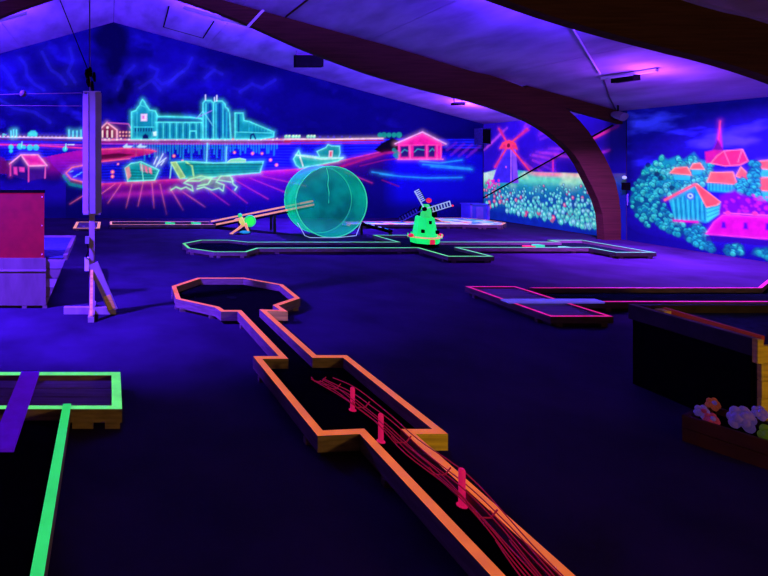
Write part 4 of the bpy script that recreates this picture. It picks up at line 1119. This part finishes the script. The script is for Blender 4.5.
# ------------------------------------------------------------------ black light on its wooden stand
SY = 5.42
sx = SY / FP
def sp(u, v): return Vector(((u - PU) * sx, SY, HC - (v - PV) * sx))
t = thing('blacklight_stand', 'upright black light housing on a pale wooden cross-foot stand', 'light stand', (sp(92, 0).x, SY, 0))
cx = sp(92, 0).x
mb = MB(); mb.box(cx - .028, cx + .028, SY - .028, SY + .028, 0.0, 1.4); mb.build('pole', M['stand_wood'], t)
mb = MB(); mb.box(sp(64, 0).x, sp(116, 0).x, SY - .03, SY + .03 - .001, 0.0, .07); mb.build('foot_beam', M['stand_wood'], t)
mb = MB(); mb.box(cx - .03, cx + .03, SY - .30, SY + .30, 0.0, .05); mb.build('foot_beam', M['stand_wood'], t)
mb = MB(); mb.bar((cx + .015, SY - .035, .53), (sp(113, 0).x, SY - .035, .045), .10, .03, up=(0, 1, 0)); br = mb.build('brace', M['stand_wood'], t)
mb = MB(); mb.bar((cx + .155, SY - .0515, .20), (sp(113, 0).x - .01, SY - .0515, .06), .075, .003, up=(0, 1, 0)); mb.build('yellow_patch', M['yellow_wood'], br)  # lower part of the brace face is yellow
mb = MB(); mb.bar((cx, SY - .03, .46), (cx, SY - .27, .05), .04, .03, up=(1, 0, 0)); mb.build('brace', M['yellow_wood'], t)
z0, z1 = sp(0, 213).z, sp(0, 93).z
prof = [(-.098, .06), (-.032, -.035), (.036, -.035), (.098, .05), (.088, .05), (.03, -.022), (-.028, -.022), (-.088, .06)]
mb = MB(); n = len(prof)
mb.loft([[(cx + p[0], SY - .035 + p[1], z) for p in prof] for z in (z0, z1)]); hs = mb.build('housing', M['metal'], t)
for s in (-1, 1):
    mb = MB(); mb.bar((cx + s * .034, SY - .0715, z0), (cx + s * .034, SY - .0715, z1), .006, .004); mb.build('fold_edge', M['black_plastic'] if s < 0 else M['metal'], hs)
mb = MB(); mb.box(cx - .09, cx + .09, SY - .06, SY + .0, z0 - .012, z0); mb.build('end_cap', M['metal'], hs)
mb = MB(); mb.box(cx - .09, cx + .09, SY - .06, SY + .0, z1, z1 + .012); mb.build('end_cap', M['metal'], hs)
for s in (-1, 1):
    mb = MB(); mb.lathe([(.013, z0 + .03), (.013, z1 - .03)], (cx + s * .05, SY + .05, 0), 10); mb.build('tube', M['tubeglow'], hs)
mb = MB(); mb.box(cx - .075, cx - .03, SY - .05, SY, sp(0, 270).z, sp(0, 257).z); mb.build('ballast_box', M['white'], t)
mb = MB(); mb.box(cx - .07, cx - .028, SY - .05, SY - .01, sp(0, 243).z, sp(0, 236).z); mb.build('clamp', M['metal'], t)
mb = MB(); mb.tube([(cx - .05, SY - .055, sp(0, 243).z), (cx - .035, SY - .06, sp(0, 250).z), (cx - .06, SY - .06, sp(0, 256).z), (cx - .05, SY - .03, sp(0, 259).z)], .008, 6); mb.build('lead', M['black_plastic'], t)
# cables from the ceiling to the lamp
t = thing('power_cable', 'bundle of dark cables hanging from the ceiling to the black light stand', 'cable', (cx, SY, 2.3))
top = sp(90, 92)
mb = MB(); mb.tube([(top.x, SY, roof(top.x) - .005), (top.x - .004, SY, 3.4), (top.x, SY, z1 + .01)], .007, 6); mb.build('vertical_cable', M['cable'], t)
p0 = sp(60, 0); p1 = sp(88, 70)
d_ = (p1 - p0); tk = 0.0
while (p0 - d_ * tk).z < roof((p0 - d_ * tk).x) - .02: tk += .005
p00 = p0 - d_ * tk
mb = MB(); mb.tube([p00, p0, p1, (top.x, SY, z1 + .06)], .006, 6); mb.build('slanted_cable', M['black_plastic'], t)
for (u, v, r) in ((86.5, 74, .024), (90, 72, .026), (94, 77, .022), (88, 82, .026), (92, 86, .022)):
    q = sp(u, v); mb = MB(); mb.tube([q + Vector((0, 0, .05)), q, q + Vector((.01, 0, -.05))], [r * .6, r, r * .5], 7); mb.build('plug', M['black_plastic'], t)
t = thing('hanging_wire', 'thin horizontal wire with a knot strung to the black light stand', 'wire', (sp(23, 93).x, SY, sp(23, 93).z))
mb = MB(); mb.tube([sp(-420, 98), sp(-100, 96), sp(0, 94.6), sp(23, 94), sp(82, 93)], .0045, 6); mb.build('wire', M['cable'], t)
mb = MB(); mb.ball(sp(23, 93.5), .03, sc=(1.2, 1, 1.2)); mb.build('knot', M['cable'], t)
mb = MB(); mb.tube([sp(-420, 106), sp(0, 105.5), sp(82, 106)], .0035, 6)
mb.build('stay_wire', M['cable'], None, 'thin stay wire running level below the knotted wire', 'wire')

# ------------------------------------------------------------------ red panel box at the left
RY = 5.62; rs = RY / FP
def rp(u, v): return ((u - PU) * rs, HC - (v - PV) * rs)
t = thing('obstacle_box', 'red board above pale plywood front on a raised golf obstacle', 'golf obstacle', (-1.0, RY + .5, 0))
xr_, zt = rp(44, 193); _, zm = rp(44, 258)
mb = MB(); mb.box(-1.75, xr_, RY, RY + .02, zm, zt); mb.build('red_board', M['red_panel'], t)
mb = MB(); mb.box(-1.77, xr_ + .005, RY - .005, RY + .06, zt, zt + .03); mb.build('top_strip', M['black'], t)
mb = MB(); mb.box(-1.75, rp(46, 0)[0], RY - .012, RY + .012, .03, zm); fr = mb.build('front_panel', M['pale_wood'], t)
mb = MB(); mb.box(-1.75, rp(46, 0)[0] + .003, RY - .022, RY - .012, zm - .14, zm - .125); mb.build('panel_joint', M['deck'], fr)
for x in (-1.6, -1.25, -.95, -.73):
    mb = MB(); mb.box(x, x + .05, RY - .01, RY + .03, 0, .03); mb.build('foot_block', M['pale_wood'], t)
for k in range(3):
    mb = MB(); mb.ball((xr_ - .02, RY - .004, zm + .04 + k * .31), .007, 6, 4); mb.build('screw', M['white'], t)
# flared plank body behind the panel
y0, y1 = RY + .03, 7.1
xt, xb = -.475, -.70
mb = MB(); mb.add([(-1.75, y0, 0), (xb, y0, 0), (xt - .02, y0, zm - .01), (-1.75, y0, zm - .01), (-1.75, y1, 0), (xb, y1, 0), (xt - .02, y1, zm - .01), (-1.75, y1, zm - .01)], [(0, 1, 2, 3), (7, 6, 5, 4), (0, 4, 5, 1), (1, 5, 6, 2), (3, 2, 6, 7), (0, 3, 7, 4)])
bdy = mb.build('body', M['dark_wood'], t)
for k in range(5):
    za, zb = .015 + k * (zm - .03) / 5, .015 + (k + 1) * (zm - .03) / 5 - .008
    xa = xb + (xt - xb) * za / zm; xbb = xb + (xt - xb) * zb / zm
    mb = MB(); mb.add([(-.72, y0 - .016, za), (xa, y0 - .016, za), (xbb, y0 - .016, zb), (-.72, y0 - .016, zb), (-.72, y0, za), (xa, y0, za), (xbb, y0, zb), (-.72, y0, zb)], [(0, 1, 2, 3), (7, 6, 5, 4), (0, 4, 5, 1), (1, 5, 6, 2), (3, 2, 6, 7), (0, 3, 7, 4)])
    mb.build('plank', M['pale_wood'] if k % 2 else M['deck'], bdy)
mb = MB(); mb.box(-1.75, xt - .03, y0, y1, zm - .01, zm + .002); mb.build('playing_surface', M['navy'], t)
mb = MB(); mb.box(xt - .035, xt + .01, y0, y1, zm - .03, zm + .025); mb.build('rail', M['pale_wood'], t)
mb = MB(); mb.box(-1.75, xt + .01, y1, y1 + .04, zm - .03, zm + .025); mb.build('rail', M['pale_wood'], t)

# ------------------------------------------------------------------ black-sided box at the right
BX, BY0, BY1, BH, BXR = 3.74, 3.015, 3.72, .565, 5.3
t = thing('obstacle_box', 'black-sided raised golf box with yellow plank end beside the flower trough', 'golf obstacle', (4.4, 3.4, 0))
mb = MB(); mb.box(BX, BX + .025, BY0 + .02, BY1, 0, BH - .09); mb.build('side_panel', M['black'], t)
mb = MB(); mb.box(BX - .022, BX + .012, BY0 - .004, BY1 + .01, BH - .10, BH); sb = mb.build('top_board', M['dark_wood'], t)
mb = MB(); mb.box(BX - .022, BX + .012, BY0 - .03, BY0 - .004, BH - .135, BH + .003); mb.build('end_bracket', M['yellow_wood'], sb)
mb = MB(); mb.box(BX - .022, BX + .012, BY0 - .004, BY1 + .01, BH, BH + .004); mb.build('top_edge', M['wood'], sb)
for k in range(5):
    z0 = .02 + k * .103
    mb = MB(); mb.box(BX + .012, BXR, BY0 - .022 + .002 * (k % 2), BY0, z0, z0 + .099); mb.build('plank', M['yellow_wood'], t)
mb = MB(); mb.box(BX + .025, BXR, BY0, BY0 + .02, 0, BH - .06); mb.box(BX + .03, BXR, BY1 - .03, BY1, 0, BH - .02); mb.box(BXR - .03, BXR, BY0 + .02, BY1 - .03, 0, BH - .06); mb.build('frame', M['dark_wood'], t)
mb = MB(); mb.box(BX + .025, BXR - .03, BY0 + .02, BY1 - .03, BH - .08, BH - .05); mb.build('playing_surface', M['navy'], t)
mb = MB(); mb.bar((BX + .10, BY1 - .12, BH - .01), (BX + .12, BY0 + .06, BH - .03), .022, .05); mb.build('inner_rail', [M['n_palered']], t)
mb = MB(); mb.box(BX + .012, BXR, BY1 - .03, BY1 + .01, BH - .02, BH + .004); mb.build('rail', M['dark_wood'], t)
mb = MB(); mb.box(BX + .01, BX + .06, BY1 - .2, BY1 - .14, BH - .02, BH + .012); mb.build('wedge', M['yellow_wood'], t)

# ------------------------------------------------------------------ flower trough
A0 = Vector((3.262, 2.965, 0)); dd = Vector((.43, -.903, 0)); ww = Vector((.903, .43, 0))
def tp(l, w_, z): return A0 + dd * l + ww * w_ + Vector((0, 0, z))
t = thing('flower_trough', 'low dark red wooden trough on the floor beside the black-sided box', 'planter', tp(.5, .15, 0))
Lt, Wt, Ht = 1.0, .32, .15
def slab(l0, l1, w0, w1, z0, z1):
    mb = MB(); vs_ = [tp(l0, w0, z0), tp(l1, w0, z0), tp(l1, w1, z0), tp(l0, w1, z0), tp(l0, w0, z1), tp(l1, w0, z1), tp(l1, w1, z1), tp(l0, w1, z1)]
    mb.add(vs_, [(3, 2, 1, 0), (4, 5, 6, 7), (0, 1, 5, 4), (1, 2, 6, 5), (2, 3, 7, 6), (3, 0, 4, 7)][::1]); return mb
trm = mat('dark_red_wood', (0.05, 0.012, 0.007), .6, .3, 8)
for k in range(2):
    slab(0, Lt, 0, .02, k * .076, k * .076 + .072).build('long_plank', trm, t)
    slab(0, Lt, Wt - .02, Wt, k * .076, k * .076 + .072).build('long_plank', trm, t)
    slab(0, .02, .02, Wt - .02, k * .076, k * .076 + .072).build('end_plank', trm, t)
    slab(Lt - .02, Lt, .02, Wt - .02, k * .076, k * .076 + .072).build('end_plank', trm, t)
slab(.02, Lt - .02, .02, Wt - .02, .05, .11).build('filling', M['black'], t)
def flower(l, w_, z, r, m_, m2, label, petals=6, tilt=.3):
    p = tp(l, w_, z)
    f = thing('artificial_flower', label, 'flower', (p.x, p.y, .11), 'artificial flowers in the trough')
    mb = MB(); mb.tube([(p.x, p.y, .11), (p.x + .01, p.y, (z + .11) / 2), (p.x, p.y, z)], .005, 5); mb.build('stem', M['carpet'], f)
    for k in range(petals + 3):
        a_ = 2.4 * k; e_ = math.asin(1 - 1.7 * (k + .5) / (petals + 3))
        c_ = Vector((math.cos(a_) * math.cos(e_) * r * .5, math.sin(a_) * math.cos(e_) * r * .6, math.sin(e_) * r * .8 + r * .2))
        mb = MB(); mb.ball(p + c_, r * .44, 8, 6, sc=(.8, 1, 1.15)); mb.build('petal', m_, f)
    mb = MB(); mb.ball(p + Vector((-r * .25, -r * .45, r * .75)), r * .36, 8, 6); mb.build('flower_centre', m2, f)
pm = neon('pink_petal', (190, 60, 110), .10, .6); om = neon('orange_petal', (200, 90, 60), .12, .6); lm = neon('lime_leaf', (110, 140, 30), .12, .6)
flower(.05, .10, .150, .038, M['n_lilac'], pm, 'lilac artificial flower with pink centre at the trough end')
flower(.10, .05, .140, .036, pm, M['n_lilac'], 'pink artificial flower with lilac centre low in the trough')
flower(.07, .18, .19, .034, om, M['n_lilac'], 'orange artificial flower with lilac centre at the back of the trough')
flower(.19, .13, .165, .060, M['n_lilac'], M['n_lilac'], 'large all-lilac artificial flower in the middle of the trough', 8)
flower(.235, .205, .205, .036, M['n_lilac'], M['n_lilac'], 'small all-lilac artificial flower raised above the large lilac one')
flower(.30, .09, .140, .050, lm, M['n_lilac'], 'lime green artificial flower with lilac centre in the trough')
flower(.36, .21, .185, .040, M['n_lilac'], om, 'lilac artificial flower with orange centre in the trough')
flower(.50, .14, .16, .055, pm, om, 'pink artificial flower with orange centre in the trough')

# ------------------------------------------------------------------ ceiling lamps, added battens and conduits
def flood(name_label, c, w_, h_, dpt):
    t = thing('blacklight_flood', name_label, 'flood light', c, 'black light floods under the roof')
    x, y, z = c
    mb = MB(); mb.box(x - w_ / 2, x + w_ / 2, y - dpt / 2, y + dpt / 2, z - h_ / 2, z + h_ / 2); mb.build('lamp_body', M['black_plastic'], t)
    mb = MB(); mb.box(x - w_ / 2 - .012, x + w_ / 2 + .012, y - dpt / 2 - .015, y - dpt / 2, z + h_ / 2 - .02, z + h_ / 2 + .01); mb.build('visor', M['cable'], t)
    mb = MB(); mb.box(x - w_ / 2 + .03, x + w_ / 2 - .03, y + dpt / 2, y + dpt / 2 + .01, z - h_ / 2 + .03, z + h_ / 2 - .03); mb.build('lens', M['tubeglow'], t)
    for s in (-1, 1):
        xx = x + s * (w_ / 2 - .04)
        mb = MB(); mb.box(xx - .008, xx + .008, y - .01, y + .01, z + h_ / 2 - .01, roof(xx) - .001); mb.build('hanger', M['cable'], t)
flood('large black flood light hanging before the harbour mural', PY(308.5, 61, 12.4), .66, .29, .14)
flood('black flood light hanging in the bay of the red board', (-2.9, 4.2, 3.82), .5, .2, .3)
flood('small flood light hanging near the pink pavilion of the mural', PY(458, 104, 12.6), .27, .06, .12)
t = thing('batten_light', 'slim batten light with black lamp under the ceiling before the village mural', 'ceiling light', roofpt(628, 71))
a_, b_ = Vector(roofpt(602, 76, .04)), Vector(roofpt(657, 67.5, .04))
mb = MB(); mb.bar(a_, b_, .05, .05); mb.build('batten', M['white'], t)
q0, q1 = a_.lerp(b_, .24), a_.lerp(b_, .66)
mb = MB(); mb.bar(q0 + Vector((0, 0, -.07)), q1 + Vector((0, 0, -.07)), .12, .09); mb.build('lamp_body', M['black_plastic'], t)
mb = MB(); mb.bar(q0 + Vector((-.055, 0, -.03)), q1 + Vector((-.055, 0, -.03)), .012, .015); mb.build('lamp_edge', M['white'], t)
mb = MB(); mb.tube([roofpt(568, 20, .015), roofpt(585, 48, .015), roofpt(600, 73, .015)], .014, 6); mb.build('conduit', M['white'], None, 'pale conduit running down the ceiling to the batten light', 'conduit')
mb = MB(); mb.tube([roofpt(604, 80, .012), roofpt(609, 96, .012), roofpt(616, 110, .012)], .012, 6); mb.build('conduit', M['cable'], None, 'dark cable running from the batten light to the wall corner', 'cable')
mb = MB(); mb.tube([roofpt(286, 16, .012), roofpt(300, 5, .012), roofpt(325, -15, .012)], .02, 6); mb.build('conduit', M['glulam'], None, 'thin brown strip across the ceiling above the arched frame', 'conduit')  # thin brown strip along the ceiling
mb = MB(); a_, b_ = Vector(PY(247.5, 27, 10.36)), Vector(PY(268, 5, 10.36)); mb.bar(a_, b_, .05, .03, up=(0, 1, 0)); o = mb.build('tube_lamp', M['white'], None, 'short pale tube fixed diagonally across the arched roof frame', 'tube')
for bx_, by_, be_ in ADDED_BATTENS:  # bodies and tubes of the added ceiling fills
    lab = 'added tube batten behind the %s, %s' % ('arched frame' if by_ > 8 else 'nearer frame',
          {2: 'next to the ridge, towards the windmill', 5: 'halfway down the windmill side', 7: 'lowest on the windmill side', -2: 'next to the ridge, away from the windmill', -3: 'away from the windmill', -6: 'lowest on the side away from the windmill'}[int(bx_)])
    t = thing('batten_light', lab, 'ceiling light', (bx_, by_, roof(bx_) - .3), 'added tube battens behind the frames')
    pa, pb = Vector((bx_ - .9, by_ - .045, roof(bx_ - .9) - .3)), Vector((bx_ + .9, by_ - .045, roof(bx_ + .9) - .3))
    mb = MB(); mb.bar(pa, pb, .05, .06); mb.build('batten', M['white'], t)
    mb = MB(); mb.tube([pa + Vector((0, .035, 0)), pb + Vector((0, .035, 0))], .009, 6); mb.build('tube', M['tubeglow'], t)
# spot at the rafter end, speaker, wall box, brace
t = thing('spot_lamp', 'small round spot lamp at the rafter end by the village mural', 'spot lamp', PY(618, 115, 10.2))
c_ = Vector(PY(618, 115, 10.22))
mb = MB(); mb.tube([c_ + Vector((.0, .1, .03)), c_, c_ + Vector((.0, -.12, -.05))], [.05, .08, .085], 12); mb.build('lamp_head', M['metal'], t)
mb = MB(); mb.tube([c_, c_ + Vector((0, .0, .22))], .012, 6); mb.build('bracket', M['black_plastic'], t)
t = thing('speaker', 'dark speaker high in the corner beside the windmill mural', 'speaker', (10.0, 14.1, 2.2))
mb = MB(); mb.box(9.98, 10.22, 13.95, 14.25, 2.02, 2.46); mb.build('cabinet', M['navy'], t)
mb = MB(); mb.box(10.0, 10.2, 13.94, 13.95, 2.05, 2.43); mb.build('grille', M['black'], t)
mb = MB(); mb.box(10.08, 10.12, 14.25, 14.33, 2.2, 2.26); mb.build('bracket', M['black_plastic'], t)
t = thing('wall_box', 'small dark switch box with white lamp beside the arched frame foot', 'switch box', (10.27, 10.0, 1.2))
mb = MB(); mb.box(10.2, 10.29, 10.28, 10.37, HC - 30 * .0199, HC - 22.5 * .0199); mb.build('box', M['black_plastic'], t)
mb = MB(); mb.ball((10.22, 10.33, HC - 17.5 * .0199), .035); mb.build('pilot_lamp', M['n_white'], t)
mb = MB(); mb.tube([(10.27, 10.32, HC - 34 * .0199), (10.27, 10.32, HC - 45 * .0199)], .012, 6); mb.build('conduit', M['bluebox'], t)
mb = MB(); mb.tube([(10.25, 14.28, .56), (10.25, 11.72, 1.78), (10.25, 10.6, 2.31)], .018, 6); mb.build('brace_rod', M['black_plastic'], None, 'black diagonal rod crossing in front of the windmill mural', 'rod')
# blue box in the corner
t = thing('storage_box', 'blue storage box standing in the corner beside the windmill mural', 'box', (9.75, 13.95, 0))
mb = MB(); mb.box(9.52, 9.98, 13.72, 14.1, .02, .41); mb.build('body', M['bluebox'], t)
for x in (9.5, 9.96):
    mb = MB(); mb.box(x, x + .04, 13.69, 13.73, 0, .44); mb.build('corner_post', M['plank'], t)
mb = MB(); mb.box(9.5, 10.0, 13.69, 14.12, .41, .44); mb.build('lid', M['bluebox'], t)
mb = MB(); mb.box(9.66, 9.84, 13.705, 13.72, .06, .36); mb.build('front_label', M['plank'], t)
